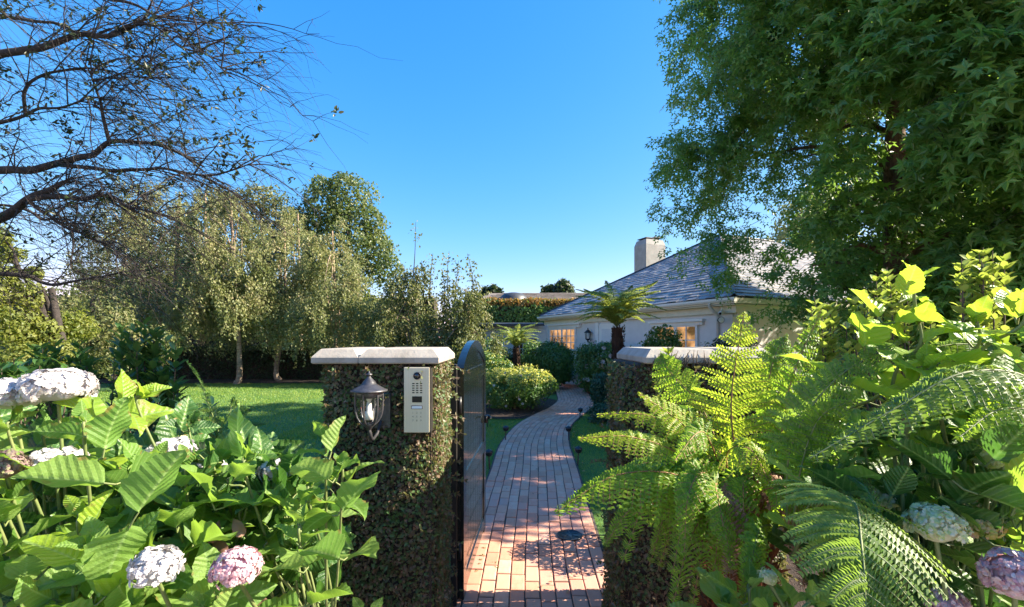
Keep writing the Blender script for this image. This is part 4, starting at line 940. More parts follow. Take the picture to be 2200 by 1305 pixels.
# ---- fronds ----------------------------------------------
def frond(mb, stem, pts, half, n=26, npin=14, face=(0, -.6, .8), droop=.25, sweep=.45, r=.004, bare=.12, curl=0.0, tipf=.8, jit=.24):
    """one fern frond: rachis through pts, pairs of pinnae, each with rows of small leaflets"""
    c = spline(pts, 60); tube(stem, c, np.linspace(r, r*.25, 60), 4)
    face = norm(np.asarray(face, float)); ts = bare + (1-bare) * (np.arange(n)+.5)/n
    T_ = norm(np.gradient(c, axis=0)); L = np.linalg.norm(np.diff(c, axis=0), axis=1).sum(); sp = L*(1-bare)/n
    allV = []; 
    for side in (-1, 1):
        for q, t in enumerate(ts):
            i = min(59, int(t*59)); o = c[i]; T = T_[i]; S = norm(np.cross(T, face))*side; Nn = norm(np.cross(S, T))*side
            u = (t-bare)/(1-bare); w_ = half * min(1, (.42 + u*3.0)) * (1-u)**tipf * R.uniform(.9, 1.08)
            if w_ < sp*.5: w_ = sp*.5
            d = norm(S + T*sweep*(1+.6*u)*R.uniform(.75, 1.3) + Nn*R.normal(0, .16)); w_ *= (R.uniform(.35, .8) if R.uniform() < .05 else 1); k = max(4, int(npin * (w_/half)**.7)); f = (np.arange(k)+.6)/k
            ax = o + d*(w_*f)[:, None] + np.array([0, 0, -1.])*(droop*w_*f**2)[:, None] + Nn*(curl*w_*f**2)[:, None] + R.normal(0, .02*w_, 3)*f[:, None]
            dd = norm(np.gradient(ax, axis=0)) if k > 1 else d[None]
            pn = norm(np.cross(dd, Nn)); 
            lw = sp*.80*(1-.72*f**1.6) + .002; st_ = w_/k*.56
            for s2 in (-1, 1):
                tip = ax + pn*s2*lw[:, None] + dd*(st_*.9); b0 = ax - dd*st_*.75; b1 = ax + dd*st_*.75
                ji = R.normal(0, jit, (len(f), 1)); tip = tip + Nn*lw[:, None]*(ji - .25) + R.normal(0, .25*jit, (len(f), 3))*lw[:, None]; mid = ax + pn*s2*lw[:, None]*.55 + dd*(-st_*.45) + Nn*lw[:, None]*(.12 + ji*.4)
                allV.append(np.stack([b0, mid, tip, b1], 1) if s2 > 0 else np.stack([b1, tip, mid, b0], 1))
            tube(stem, ax[::max(1, k//3)] if k > 3 else ax, r*.22, 3)
    V = np.concatenate(allV).reshape(-1, 3); mb.add(V, np.arange(len(V)).reshape(-1, 4))
def fern(name, label, base, fr, mat, trunk=None, smat=M_stem, cat="fern"):
    t = thing(name, label, cat, tuple(base))
    if trunk: trunk(t)
    for spec in fr:
        mt = spec.pop('mat', mat); m = MB(); s = MB(); frond(m, s, **spec)
        f_ = m.build("frond", mt, t, False); s.build("rachis", smat, f_)
    return t
def tfern(label, c, h, rad, n, r0, d0=0):
    c = np.asarray(c, float); top = c + np.array([0, 0, h]); fr = []
    for q in range(n):
        a = q*2.39996 + R.normal(0, .1); e = .15 + .85*(q/n); L = rad*R.uniform(.85, 1.1); dr = np.array([math.cos(a), math.sin(a), 0])
        rise = (1.15 - .95*e)*L
        fr.append(dict(pts=[top, top + dr*L*.3 + np.array([0, 0, rise*.62 + .10*L]), top + dr*L*(.68) + np.array([0, 0, rise*.8 + .06]), top + dr*L*(1.02 - .25*(1-e)) + np.array([0, 0, rise*.95 - .10*L*e])],
                       half=.17*rad/.9, n=28, npin=7, sweep=.6, jit=.3, face=(dr[0]*-.3, dr[1]*-.3, 1), droop=.25, r=.006, bare=.1))
    def tk(t):
        m = MB(); pts = spline([c, c + np.array([.03, 0, h*.5]), top + np.array([0, 0, -.02])], 16); tube(m, pts, r0*(1 + .12*np.sin(np.arange(16)*2.1)), 12)
        tr = m.build("trunk", M_fernb, t); m = MB(); k = 900; zz = R.uniform(.02, h, k); an = R.uniform(0, 2*math.pi, k)
        p = c + np.stack([r0*1.0*np.cos(an) + .03*zz/h, r0*np.sin(an), zz], -1); z = np.stack([np.cos(an), np.sin(an), .2+0*an], -1); y = z*.5 + np.array([0, 0, 1.]) + R.normal(0, .25, (k, 3))
        scatter(m, LEAF4V*np.array([.5, 1, 1]), [LEAF4F], frames(y, z), p, .07*R.uniform(.6, 1.3, k)); m.build("frond_stubs", M_rust if False else M_fernb, tr, False, "stuff")
    return fern("tree_fern", label, c, fr, M_tfern, tk, cat="tree fern")
tfern("tree fern with thick dark fibrous trunk in front of the house", (2.19, 9.5, 0), 1.92, .98, 52, .115)
tfern("little tree fern with short brown trunk in front of the garden wing", (.12, 14, 0), 1.40, .80, 30, .10)
# ================================================================ STAR-LEAVED TREE (right)
def star():
    V = [(0, 0, 0)]; ang = [-118, -62, 0, 62, 118]; L = [.62, .9, 1.05, .9, .62]; F = []
    ring = []
    for a, l in zip(ang, L):
        a = math.radians(a); 
        ring.append((math.sin(a-.30)*l*.46, math.cos(a-.30)*l*.46, .03)); ring.append((math.sin(a)*l, math.cos(a)*l, -.16*l))
        ring.append((math.sin(a+.30)*l*.46, math.cos(a+.30)*l*.46, .03))
    notch = [(-.16, -.16, 0)] + [((ring[3*k+2][0]+ring[3*k+3][0])/2, (ring[3*k+2][1]+ring[3*k+3][1])/2, .035) for k in range(4)] + [(.16, -.16, 0)]
    V += notch + [ring[3*k+1] for k in range(5)]
    F = [(0, 1+k+1, 7+k, 1+k) for k in range(5)]; F3 = [(1+k+1, 7+k, 1+k) for k in range(5)]
    V = np.array(V, float); V[:, 1] += .35; V[0] = (0, .30, -.02)
    return V, np.array(F), np.array(F3)
SV, SF, SF3 = star()
GT = thing("star_leaved_tree", "huge dark green star-leaved tree filling the upper right, warm plated trunk inside", "tree", (5.75, 7.0, 0))
tb = np.array([5.9, 7.0, 0.]); 
GB = [(1545, 40, 100, 9), (1520, 150, 72, 9), (1555, 235, 80, 9), (1500, 330, 74, 9.5), (1485, 415, 52, 9.5), (1530, 480, 66, 9.3), (1560, 548, 42, 9.3), (1590, 400, 66, 9), (1555, 520, 62, 9), (1600, 560, 36, 9), (1530, 585, 22, 9), (1500, 545, 30, 9), (1445, 300, 24, 9.4), (1440, 470, 24, 9.4), (1465, 120, 26, 9), (1640, 330, 82, 8.5), (1585, 300, 60, 9), (1615, 470, 38, 9), (1500, 375, 60, 9.3),
      (1690, 90, 130, 7.6), (1660, 220, 100, 8), (1740, 290, 88, 7.6), (1740, 360, 62, 7.8), (1800, 450, 78, 7.5), (1760, 540, 82, 7.5), (1715, 620, 62, 7.6), (1800, 640, 82, 7.3), (1700, 560, 45, 8),
      (1840, 60, 130, 6.4), (1830, 330, 75, 6.6), (1880, 470, 88, 6.8), (1900, 580, 100, 7), (1830, 200, 80, 7), (1930, 420, 60, 7.5),
      (2040, 60, 150, 5.4), (2060, 230, 110, 5.4), (2010, 330, 75, 5.8), (2110, 380, 120, 5.8), (2000, 500, 110, 6.6), (2130, 560, 130, 6.2), (2180, 150, 140, 5), (2200, 300, 130, 5.2), (2250, 480, 150, 5.6), (1960, 640, 90, 7.2), (2100, 680, 110, 7.2),
      (1900, -120, 200, 6.4), (1680, -90, 150, 7.6), (2150, -120, 220, 5.6), (2100, -330, 230, 7), (2400, 0, 250, 6), (2500, 350, 250, 6.5), (1930, 250, 150, 9.6), (2100, 450, 200, 9.3), (1850, 480, 120, 9.4), (1780, 60, 200, 9.8), (2300, 650, 160, 7), (2100, 120, 260, 9.5)]
blobs = [pb(px, py, rp*(.95 if px < 1660 else 1), d) for px, py, rp, d in GB]
m = MB(); tr = spline([tb, (5.92, 7.0, 2.0), (5.88, 7.0, 4.2), (5.93, 7.0, 6.5), (6.0, 7.1, 9.5)], 24); tube(m, tr, np.linspace(.20, .07, 24), 12)
def toz(z): i = int(np.argmin(np.abs(tr[:, 2]-z))); return tr[i]
for bi, b in enumerate(blobs):
    if b[0][1] > 8.2 and (bi % 3 or b[1][0] < .55): continue
    c = b[0]; s = toz(max(1.8, min(8.5, c[2] - .35*np.linalg.norm(c[:2]-tb[:2])))); c = s + (c - s)*(.62 if b[0][1] > 8.2 else .78); k = spline([s, (s + c)/2 + np.array([0, 0, .2]), c], 8); tube(m, k, np.linspace(.055, .012, 8), 6)
m.build("trunk", M_bark2, GT)
# sprays of leaves hanging on twigs
bc = np.array([b[0] for b in blobs]); br = np.array([b[1] for b in blobs]); ar = (br[:, 0]**2)/bc[:, 1]**.9
NCL = 2050; NSP = 8; k = R.choice(len(blobs), NCL, p=ar/ar.sum()); d = ico_pts(NCL); d[:, 1] = -np.abs(d[:, 1]) * np.sign(R.uniform(-.3, 1, NCL))
p = bc[k] + d*br[k]*(1 - .5*R.uniform(0, 1, NCL)**1.3)[:, None]*(1 + .30*wob(bc[k] + d, 4.0, 1) + .12*wob(bc[k] + d*2, 8.0, 4))[:, None]
k = np.repeat(k, NSP); d = np.repeat(d, NSP, 0); p = np.repeat(p, NSP, 0); NS = len(k)
p = p + R.normal(0, 1, (NS, 3))*np.array([.15, .15, .10]); d = norm(d + R.normal(0, .35, (NS, 3)))
q_in = np.zeros(NS, bool)
for b in range(len(blobs)): q_in |= ((((p-bc[b])/br[b])**2).sum(-1) < .40) & (k != b)
p, d, k = p[~q_in], d[~q_in], k[~q_in]; NFRONT = len(GB) - 6
def prj(p): return CX + p[..., 0]/p[..., 1]*FPX, HY - (p[..., 2]-EYE)/p[..., 1]*FPX
sx, sy = prj(p)
clear = ((np.abs(sx-1925) < 58) & (sy > 150) & (sy < 400) & (p[:, 1] < 7.3)) | ((sx > 1655) & (sx < 1712) & (sy > 415+.2*(1712-sx)) & (sy < 520)) | ((sx > 1590) & (sx < 1640) & (sy > 545)&(sy<640))
# sprays cut out of the crown along sun rays, to light chosen garden spots
for tx, ty, tz, rr_ in ((.1, 10.6, 1.0, .75), (2.19, 9.5, 2.5, .65), (-6.5, 14.0, 0, .28), (-6.5, 11.0, 0, .25), (-7, 12.4, 0, .2), (-2.6, 8.4, 0, .2), (-1.5, 12.9, 1.2, .6), (.2, 14, 2.2, .5), (-3.5, 9.6, 0, .25), (.0, 5.2, 0, .28), (.3, 6.2, 0, .34), (.1, 7.0, 0, .25), (.45, 7.9, 0, .34), (.4, 8.8, 0, .26), (1.0, 9.7, 0, .4), (1.3, 11.0, 0, .35), (1.8, 12.5, 0, .45), (3.5, 12.5, 2.0, .45), (4.5, 9.9, 3.2, .4)):
    s0 = np.array([tx, ty, tz]); sdn = np.array(sd); rel = p - s0; al = rel @ sdn; clear |= (np.linalg.norm(rel - al[:, None]*sdn, axis=1) < rr_) & (al > 0)
p, d, k = p[~clear], d[~clear], k[~clear]
LP_ = []; LY = []; LZ = []; LS = []; tw = MB()
for i in range(len(p)):
    nl = R.integers(5, 9); out = norm(d[i]*np.array([1, 1, .3]) + R.normal(0, .3, 3) + np.array([-.1, 0, -.25])); L = R.uniform(.22, .42); f = np.linspace(.15, 1, nl)
    q = p[i] + out*(L*f)[:, None] + np.array([0, 0, -1])*(L*.35*f**2)[:, None]
    y = norm(out*.9 + np.array([0, 0, -.55]) + R.normal(0, .6, (nl, 3))); z = norm(np.array([.15, -.45, .7]) + d[i]*.6 + R.normal(0, .4, (nl, 3)))
    LP_.append(q + y*.03); LY.append(y); LZ.append(z); LS.append(R.uniform(.09, .145, nl) * (1.0 if p[i][1] < 7 else .95) * (1.9 if k[i] >= NFRONT else 1))
    if i % 6 == 0: tube(tw, [p[i] - out*.3, p[i], q[-1]], [.006, .004, .002], 3)
LP_ = np.concatenate(LP_); LY = np.concatenate(LY); LZ = np.concatenate(LZ); LS = np.concatenate(LS)
nr = LP_[:, 1] < 6.4; m = MB(); scatter(m, SV, [SF], frames(LY[nr], LZ[nr]), LP_[nr], LS[nr]); scatter(m, SV, [SF3], frames(LY[~nr], LZ[~nr]), LP_[~nr], LS[~nr]); m.build("crown", M_gum, GT, False)
tw.build("twigs", M_bark, GT, False)

# ================================================================ NEARLY BARE TREE (left)
BT = thing("bare_boughed_tree", "dark spreading tree with arching nearly bare boughs and long drooping twigs", "tree", (-6.6, 4.6, 0))
m = MB(); lf = []; 
tube(m, spline([(-6.6, 4.6, 0), (-6.5, 4.6, 1.6), (-6.2, 4.5, 3.2), (-5.9, 4.4, 5.0)], 14), np.linspace(.26, .15, 14), 10)
BO = [ # boughs: list of (px,py,depth), start radius
 ([(-380, 250, 4.4), (-120, 170, 4.2), (0, 116, 4.1), (95, 102, 4.0), (165, 74, 4.0), (235, 77, 3.95), (300, 52, 3.9), (325, 10, 3.9)], .050),
 ([(235, 77, 3.95), (270, 62, 3.9), (330, 55, 3.8), (380, 100, 3.7), (440, 120, 3.6), (500, 170, 3.5)], .014),
 ([(-420, 420, 4.4), (-150, 370, 4.3), (0, 364, 4.2), (60, 366, 4.1), (130, 347, 4.1), (195, 336, 4.0), (240, 306, 4.0), (320, 312, 4.0), (390, 330, 3.9), (440, 356, 3.85)], .052),
 ([(235, 306, 4.0), (222, 250, 4.0), (215, 215, 4.0), (195, 165, 3.9), (170, 120, 3.9)], .020),
 ([(120, 350, 4.1), (190, 362, 4.0), (260, 366, 4.0), (340, 362, 3.9), (430, 376, 3.9), (500, 362, 3.8), (540, 350, 3.8)], .024),
 ([(-420, 640, 4.6), (-180, 540, 4.4), (0, 470, 4.3), (60, 428, 4.2), (110, 408, 4.1), (148, 382, 4.1)], .075),
 ([(60, 428, 4.2), (120, 424, 4.1), (176, 428, 4.05), (230, 424, 4.0), (300, 450, 3.9), (380, 470, 3.9)], .036),
 ([(70, 440, 4.2), (130, 480, 4.1), (200, 515, 4.0), (250, 520, 3.9)], .018),
 ([(50, 245, 4.1), (55, 200, 4.0), (80, 170, 4.0), (140, 155, 4.0), (220, 150, 4.0), (290, 178, 3.9), (330, 230, 3.8)], .018),
 ([(-300, 330, 4.2), (-100, 290, 4.1), (50, 245, 4.1), (140, 225, 4.0), (200, 210, 3.9)], .026),
 ([(-380, 560, 4.3), (-150, 600, 4.4), (0, 592, 4.4), (60, 594, 4.4), (100, 612, 4.4), (190, 600, 4.3), (300, 580, 4.2)], .040),
 ([(-320, 20, 4.4), (-120, -60, 4.2), (60, -50, 4.0), (180, -10, 3.9), (280, 10, 3.8), (350, 38, 3.7), (460, 46, 3.6)], .030),
 ([(-320, 120, 4.6), (-100, 30, 4.6), (40, 40, 4.5), (140, 60, 4.4), (260, 110, 4.3), (330, 170, 4.2)], .026),
 ([(-200, 480, 5.0), (0, 440, 5.0), (100, 470, 4.9), (160, 440, 4.8), (150, 560, 4.7), (180, 600, 4.7)], .022),
]
boughs = []
for pts, r in BO:
    c = spline([P(*a) for a in pts], 60); c += .02*np.stack([wob(c*3, 2.5, 1), wob(c*3, 2.5, 4), wob(c*3, 2.5, 7)], -1); tube(m, c, np.linspace(r*.85, max(.004, r*.14), 60), 8); boughs.append((c, r*.85))
for k, z in ((0, 3.6), (2, 3.2), (5, 2.2), (9, 3.9), (10, 1.9), (11, 4.6), (12, 4.3), (13, 2.9)):
    s = boughs[k][0][0]; tube(m, spline([(-6.25, 4.5, z), (s + np.array([-6.25, 4.5, z]))/2 + np.array([0, 0, .15]), s], 8), np.linspace(boughs[k][1]*1.3, boughs[k][1], 8), 8)
m.build("trunk", M_bark, BT)
tw = MB(); sub = []
def twig(b, d, L, r, sag, n=7, curl=.1):
    t = np.linspace(0, 1, n)[:, None]; dv = np.asarray(d)/np.linalg.norm(d)
    c = b + dv*L*t + np.array([0, 0, -1])*sag*L*t**2 + np.cumsum(R.normal(0, curl*L/n, (n, 3)), 0)*t
    tube(tw, c, np.linspace(r, r*.35, n), 3); return c
for c, r in boughs:
    for _ in range(int(16 + 400*r)):
        i = R.integers(8, 60); dv = np.array([R.uniform(.2, 1), R.normal(0, .45), R.uniform(-.5, .75)]); q = twig(c[i], dv, R.uniform(.35, .95), .0065, .25, 8, .22); sub.append(q)
for q in sub:
    for _ in range(R.integers(6, 11)):
        i = R.integers(1, len(q)); dv = np.array([R.uniform(.35, 1), R.normal(0, .35), R.uniform(-.75, .45)]); s = twig(q[i], dv, R.uniform(.18, .56), .0024, R.uniform(.15, .5), 6, .38)
        if R.uniform() < .09: lf.append(s[-1]); 
        if R.uniform() < .04: lf.append(s[3])
tw.build("twigs", M_bark, BT, False, "stuff")
# leaf tufts at chosen places and at some twig ends
for px, py, d in ((435, 32, 3.6), (410, 112, 3.6), (415, 205, 3.6), (380, 245, 3.7), (290, 275, 3.8), (300, 265, 3.8), (190, 115, 3.9), (205, 130, 3.9), (320, 140, 3.8), (340, 150, 3.8), (20, 20, 4), (50, 10, 4), (95, 10, 4), (140, 270, 4), (80, 255, 4), (160, 250, 4), (480, 290, 3.7), (520, 300, 3.7), (540, 330, 3.7), (490, 330, 3.7), (500, 360, 3.7), (250, 330, 3.9), (270, 75, 3.9), (0, 230, 4), (20, 160, 4), (140, 290, 4), (360, 300, 3.8), (390, 290, 3.8), (405, 310, 3.8), (470, 355, 3.7)):
    for _ in range(3): lf.append(P(px + R.normal(0, 9), py + R.normal(0, 9), d))
cs = []; ys = []; zs = []
for c in lf:
    n = R.integers(5, 10); y = norm(R.normal(0, 1, (n, 3)) + np.array([.3, 0, -.1])); cs.append(c + y*.008 + R.normal(0, .012, (n, 3))); ys.append(y); zs.append(np.cross(y, rdir(n)))
cs = np.concatenate(cs); ys = np.concatenate(ys); zs = np.concatenate(zs)
m = MB(); scatter(m, LEAF6V*np.array([.8, 1, 1]), [LEAF6F], frames(ys, zs), cs, R.uniform(.03, .052, len(cs))); m.build("leaves", M_bare, BT, False)

# ================================================================ HYDRANGEAS
def hyd_leaf(curve, fold, wav, w=.36, seed=0):
    """ovate toothed leaf, unit length along y, folded on the midrib"""
    ny, nx = 15, 4; V = []; UV = []; F = []
    for j in range(ny):
        t = j/(ny-1); wd = w * (math.sin(math.pi*min(1, t**.80)) ** .80) * (1 - .12*t) * 1.15 + .012*(t < .95)
        if j == ny-1: wd = .004
        for i in range(-nx, nx+1):
            s = i/nx; ww = wd*s
            if abs(i) == nx and 0 < j < ny-1: ww *= 1.0 + (.07 if j % 2 else -.03)
            z = fold*abs(ww) - curve*t*t + wav*math.sin(t*11 + seed + 2*np.sign(s))*abs(s)*.05 - .10*(s*s)*wd
            z += .012*math.sin((t - .45*abs(s)*1)*2*math.pi*6.2)*abs(s)*(1-t*.6)
            V.append((ww, t - .06*abs(s)*wd, z)); UV.append((ww, t))
    w2 = 2*nx+1
    for j in range(ny-1):
        for i in range(2*nx): a = j*w2+i; F.append((a, a+1, a+1+w2, a+w2))
    return np.array(V, float), np.array(F), np.array(UV, float)
HL = [hyd_leaf(*a) for a in ((.16, .40, 1, .28, 0), (.32, .35, 1.2, .30, 1), (.48, .45, 1, .27, 2), (.08, .7, .8, .27, 3), (.26, .5, 1.5, .31, 4))]
def hl_mesh(mat): 
    r = []
    for V, F, UV in HL: m = MB(); m.add(V, F, UV); r.append(m.mesh("leaf", mat, True))
    return r
HM = {k: hl_mesh(m) for k, m in (("n", M_hyd), ("d", M_hydd), ("y", M_hydy))}
class Hyd:
    def __init__(s, label, base, name="hydrangea_bush"):
        s.base = np.array([base[0], base[1], 0.]); s.t = thing(name, label, "hydrangea", tuple(s.base)); s.st = MB(); s.fill = {"n": MB(), "d": MB(), "y": MB()}; s.n = 0
    def leaf(s, p, y, z, L, kind="n"):
        M = frames(y, z)*L; v = int(R.integers(0, len(HL)))
        if s.n < 298: place("leaf", HM[kind][v], s.t, M, p); s.n += 1
        else: V, F, UV = HL[v]; s.fill[kind].add(V @ M.T + p, F, UV)
    def shoot(s, px, py, d, lpx, kind="n", pairs=3, tilt=(0, 0), low=.0, joined=False, spread=1.0):
        """a stem ending in a rosette seen at px,py; lpx = length of the big leaves in photo pixels"""
        tip = P(px, py, d); L = min(lpx, 128)*.98/FPX*d; b = s.base + np.array([R.normal(0, .06), R.normal(0, .06), 0])
        if low: b = tip - np.array([R.normal(0, .05), -.05, low])
        c = spline([b, b*.45 + tip*.55 + np.array([R.normal(0, .03), .03, .08]), tip - np.array([0, 0, .06]) - np.array([tilt[0], tilt[1], 0])*.1, tip], 24)
        tube(s.st, c, np.linspace(.0052, .0030, 24), 6)
        pairs = pairs + 1; ax = norm(norm(c[-1] - c[-4]) + np.array([tilt[0]*.5 + R.normal(.05, .16), -.42 + tilt[1]*.3, .25])); a0 = R.uniform(0, math.pi)
        u = norm(np.cross(ax, (0.3, 1, .1))); v = np.cross(ax, u)
        for q in range(pairs):
            f = q/max(1, pairs-1); pos = tip - ax*(.022 + L*.30*q*(.8 + .25*q)); el = math.radians(74 - 52*f**.9 - R.uniform(0, 14)); sz = L*(.42 + .62*min(1, f*1.5))*R.uniform(.88, 1.1)
            for h in (0, 1):
                an = a0 + q*math.pi/2 + h*math.pi + R.normal(0, .16); dr = u*math.cos(an) + v*math.sin(an)
                e = el + R.normal(0, .1); y = dr*math.cos(e)*spread + ax*math.sin(e); z = ax*math.cos(e) - dr*math.sin(e) + R.normal(0, .10, 3)
                pt = pos + norm(y)*.022; tube(s.st, [pos, pt], .0022, 4); s.leaf(pt, y, z, sz, kind)
        for h in (0, 1):     # innermost bud leaves
            an = a0 + .8 + h*math.pi; dr = u*math.cos(an) + v*math.sin(an); s.leaf(tip - ax*.01, ax + dr*.25, -dr + ax*.2, L*.30, kind)
    def filler(s, n, px0, px1, py0, py1, d0, d1, lpx, kind="d"):
        for _ in range(n): s.shoot(R.uniform(px0, px1), R.uniform(py0, py1), R.uniform(d0, d1), lpx*R.uniform(.75, 1.1), kind, 3, (R.normal(0, .3), -.3))
    def head(s, px, py, d, rpx, mat, flat=.72, n=150, label=None):
        c = P(px, py, d); r = rpx/FPX*d; n = int(n*1.5); dirs = ico_pts(n*2); dirs = dirs[dirs[:, 2] > -.45][:n]; n = len(dirs)
        m = MB(); fl = dirs*np.array([1, 1, flat])*r*R.uniform(.86, 1.04, n)[:, None]; nn = norm(dirs/np.array([1, 1, flat]) + R.normal(0, .38, (n, 3))); t = norm(np.cross(nn, rdir(n))); b = np.cross(nn, t)
        ps = r*.175*R.uniform(.75, 1.2, n)
        PV = np.array([(0, 0, 0), (.42, .35, .10), (.50, .78, .12), (0, 1.0, .02), (-.50, .78, .12), (-.42, .35, .10), (0, .55, .18)]); 
        for q in range(4):
            a = q*math.pi/2; y = t*math.cos(a) + b*math.sin(a)
            scatter(m, PV, [LEAF6F], frames(y, nn), c + fl, ps)
        core = MB(); a_ = np.linspace(-math.pi/2, math.pi/2, 8); lathe(m, [(r*.80*math.cos(t_), r*.80*flat*math.sin(t_)) for t_ in a_], c, 12)
        m.build("flower_head", mat, s.t, False, None, label)
        tube(s.st, spline([s.base + R.normal(0, .05, 3)*np.array([1, 1, 0]), (s.base + c)/2 + np.array([0, 0, .1]), c - np.array([0, 0, r*.4])], 12), .0045, 5)
    def done(s):
        s.st.build("stems", M_stem, s.t)
        for k, m in s.fill.items():
            if m.n: m.build("lower_leaves", {"n": M_hyd, "d": M_hydd, "y": M_hydy}[k], s.t, True, "stuff")

H = Hyd("big leafy hydrangea with two large white mopheads at the far left", (-1.35, 1.45))
for a in ((182, 905, 1.15, 140, "n", 4), (172, 1105, 1.08, 140, "y", 3), (25, 905, 1.25, 130, "n", 3), (20, 1070, 1.2, 130, "n", 3), (70, 1200, 1.1, 135, "n", 3), (262, 1020, 1.35, 105, "n", 3), (95, 1030, 1.35, 110, "d", 3), (-40, 990, 1.2, 140, "n", 3), (-50, 1180, 1.1, 140, "n", 3), (100, 930, 1.4, 110, "n", 3), (240, 1110, 1.3, 105, "n", 3), (160, 1250, 1.05, 130, "n", 3), (-30, 860, 1.5, 100, "d", 3)): H.shoot(*a)
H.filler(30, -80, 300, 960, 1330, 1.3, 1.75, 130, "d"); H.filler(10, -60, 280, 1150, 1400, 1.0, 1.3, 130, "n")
H.head(125, 832, 1.32, 60, M_petal, .62, 240); H.head(28, 850, 1.30, 58, M_petal, .62, 200); H.head(120, 1000, 1.32, 52, M_petal, .7, 120); H.head(12, 1002, 1.2, 36, M_fade, .9, 90, "faded mauve and green flower head")
H.done()
H = Hyd("middle hydrangea with a round white bloom low among its leaves", (-.90, 1.5))
for a in ((302, 850, 1.45, 125, "y", 4), (400, 1000, 1.3, 120, "n", 3), (330, 985, 1.4, 105, "n", 3), (385, 1085, 1.25, 125, "n", 3), (300, 1120, 1.35, 105, "n", 3), (440, 1300, .98, 190, "n", 3), (240, 1290, 1.05, 130, "n", 3), (350, 1180, 1.5, 110, "d", 3), (410, 910, 1.7, 90, "d", 3), (455, 1060, 1.4, 100, "n", 3)): H.shoot(*a)
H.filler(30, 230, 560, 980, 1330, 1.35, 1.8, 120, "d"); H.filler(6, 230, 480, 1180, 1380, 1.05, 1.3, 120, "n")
H.head(335, 1220, 1.0, 47, M_petal, .9, 150, "white flower head"); H.head(370, 968, 1.55, 42, M_petal, .6, 110, "white flower head"); H.head(452, 1000, 1.5, 30, M_petal, .8, 70, "white flower head")
H.done()
H = Hyd("hydrangea with a pink mophead growing against the lantern pillar", (-.62, 1.62))
for a in ((530, 985, 1.32, 125, "n", 4), (700, 940, 1.32, 112, "n", 4), (600, 1045, 1.45, 105, "n", 3), (645, 1125, 1.2, 105, "n", 3), (470, 990, 1.42, 105, "n", 3), (575, 1160, 1.4, 85, "n", 3), (520, 1090, 1.42, 95, "n", 3), (665, 1040, 1.4, 90, "n", 3), (610, 985, 1.5, 90, "d", 3), (735, 1000, 1.34, 90, "n", 2)): H.shoot(*a)
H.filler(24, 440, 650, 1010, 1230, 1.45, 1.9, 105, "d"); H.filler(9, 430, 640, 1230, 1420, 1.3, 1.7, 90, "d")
H.head(508, 1222, 1.02, 48, M_pink, .85, 150, "pink flower head"); H.head(596, 1012, 1.55, 42, M_petal, .5, 80, "white flower head")
dl = MB()
for px, py in ((462, 1165), (440, 1150), (525, 1150), (540, 1245), (575, 1290), (620, 1280), (490, 1180)):
    V, F, UV = HL[2]; dl.add(V @ (frames(rdir(1)[0]*np.array([1, .3, 1]), (.1, -1, .3))*.055).T + P(px, py, 1.3), F, UV)
dl.build("withered_leaves", M_dead, H.t, True); H.done()
m = MB()
for px, py, d in ((778, 1297, 1.5), (800, 1300, 1.5)):
    V, F, UV = HL[1]; m.add(V @ (frames((px-789, 0, 14.), (.2, -1, .4))*.05).T + P(px, py+14, d), F, UV)
HS = thing("hydrangea_seedling", "small bright hydrangea leaves poking up before the lantern pillar's foot", "hydrangea", tuple(np.array([-.47, 1.5, 0])))
tube(m, [(-.47, 1.5, .02), (-.475, 1.5, .4), P(789, 1320, 1.5)], .004, 5); m.build("leaves", M_hyd, HS)

H = Hyd("tall hydrangea with glowing yellow-green leaves rising at the upper right", (1.12, 1.12))
for a in ((1965, 600, 1.085, 118, "y", 4), (1975, 690, 1.096, 130, "y", 3), (2100, 690, 1.058, 140, "y", 3), (2195, 640, 1.002, 120, "y", 3), (1990, 790, 1.041, 135, "y", 3), (2210, 740, 0.975, 130, "n", 3), (2060, 760, 1.14, 110, "n", 3), (1890, 800, 1.195, 80, "n", 3)): H.shoot(*a, low=.55)
for a in ((1940, 1030, 1.002, 165, "d", 3), (2070, 985, 1.03, 155, "d", 3), (2150, 1070, 0.975, 150, "d", 3), (1810, 1000, 1.085, 120, "n", 3), (2190, 930, 0.975, 140, "d", 3), (2080, 890, 1.113, 120, "d", 3), (1860, 930, 1.167, 110, "d", 3), (2000, 930, 1.14, 120, "n", 3), (2230, 1010, 0.92, 150, "n", 3), (2190, 850, 1.085, 110, "n", 3)): H.shoot(*a)
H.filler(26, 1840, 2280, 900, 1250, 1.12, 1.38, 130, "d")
H.head(2125, 985, 1.03, 33, M_gpetal, .8, 70); H.head(1905, 1070, 1.058, 34, M_gpetal, .7, 70)
H.done()
H = Hyd("hydrangea with cream, gold and pink fading mopheads in the lower right corner", (1.08, .98))
for a in ((2170, 1160, 0.975, 130, "n", 3), (1990, 1210, 1.058, 120, "d", 3), (2100, 1260, 1.002, 120, "d", 3), (1930, 1180, 1.085, 110, "d", 3), (2230, 1290, 0.92, 140, "d", 3), (1960, 1300, 0.975, 120, "d", 3), (1740, 1290, 0.975, 120, "n", 3), (2200, 1080, 0.948, 120, "n", 3)): H.shoot(*a)
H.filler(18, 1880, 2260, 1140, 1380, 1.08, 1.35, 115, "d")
H.head(2008, 1128, .93, 50, M_gpetal, .85, 150, "cream and green flower head"); H.head(2095, 1128, .95, 44, M_ypetal, .6, 110, "gold flower head"); H.head(2180, 1240, .85, 55, M_pink, 1.0, 160, "pink and cream flower head"); H.head(2035, 1300, 0.948, 38, M_pink, .8, 100, "pale pink flower head"); H.head(1650, 1240, 1.085, 22, M_gpetal, .8, 40)
H.done()
H = Hyd("young bluish-green hydrangea rosette at the bottom beside the fern's foot", (.75, 1.2))
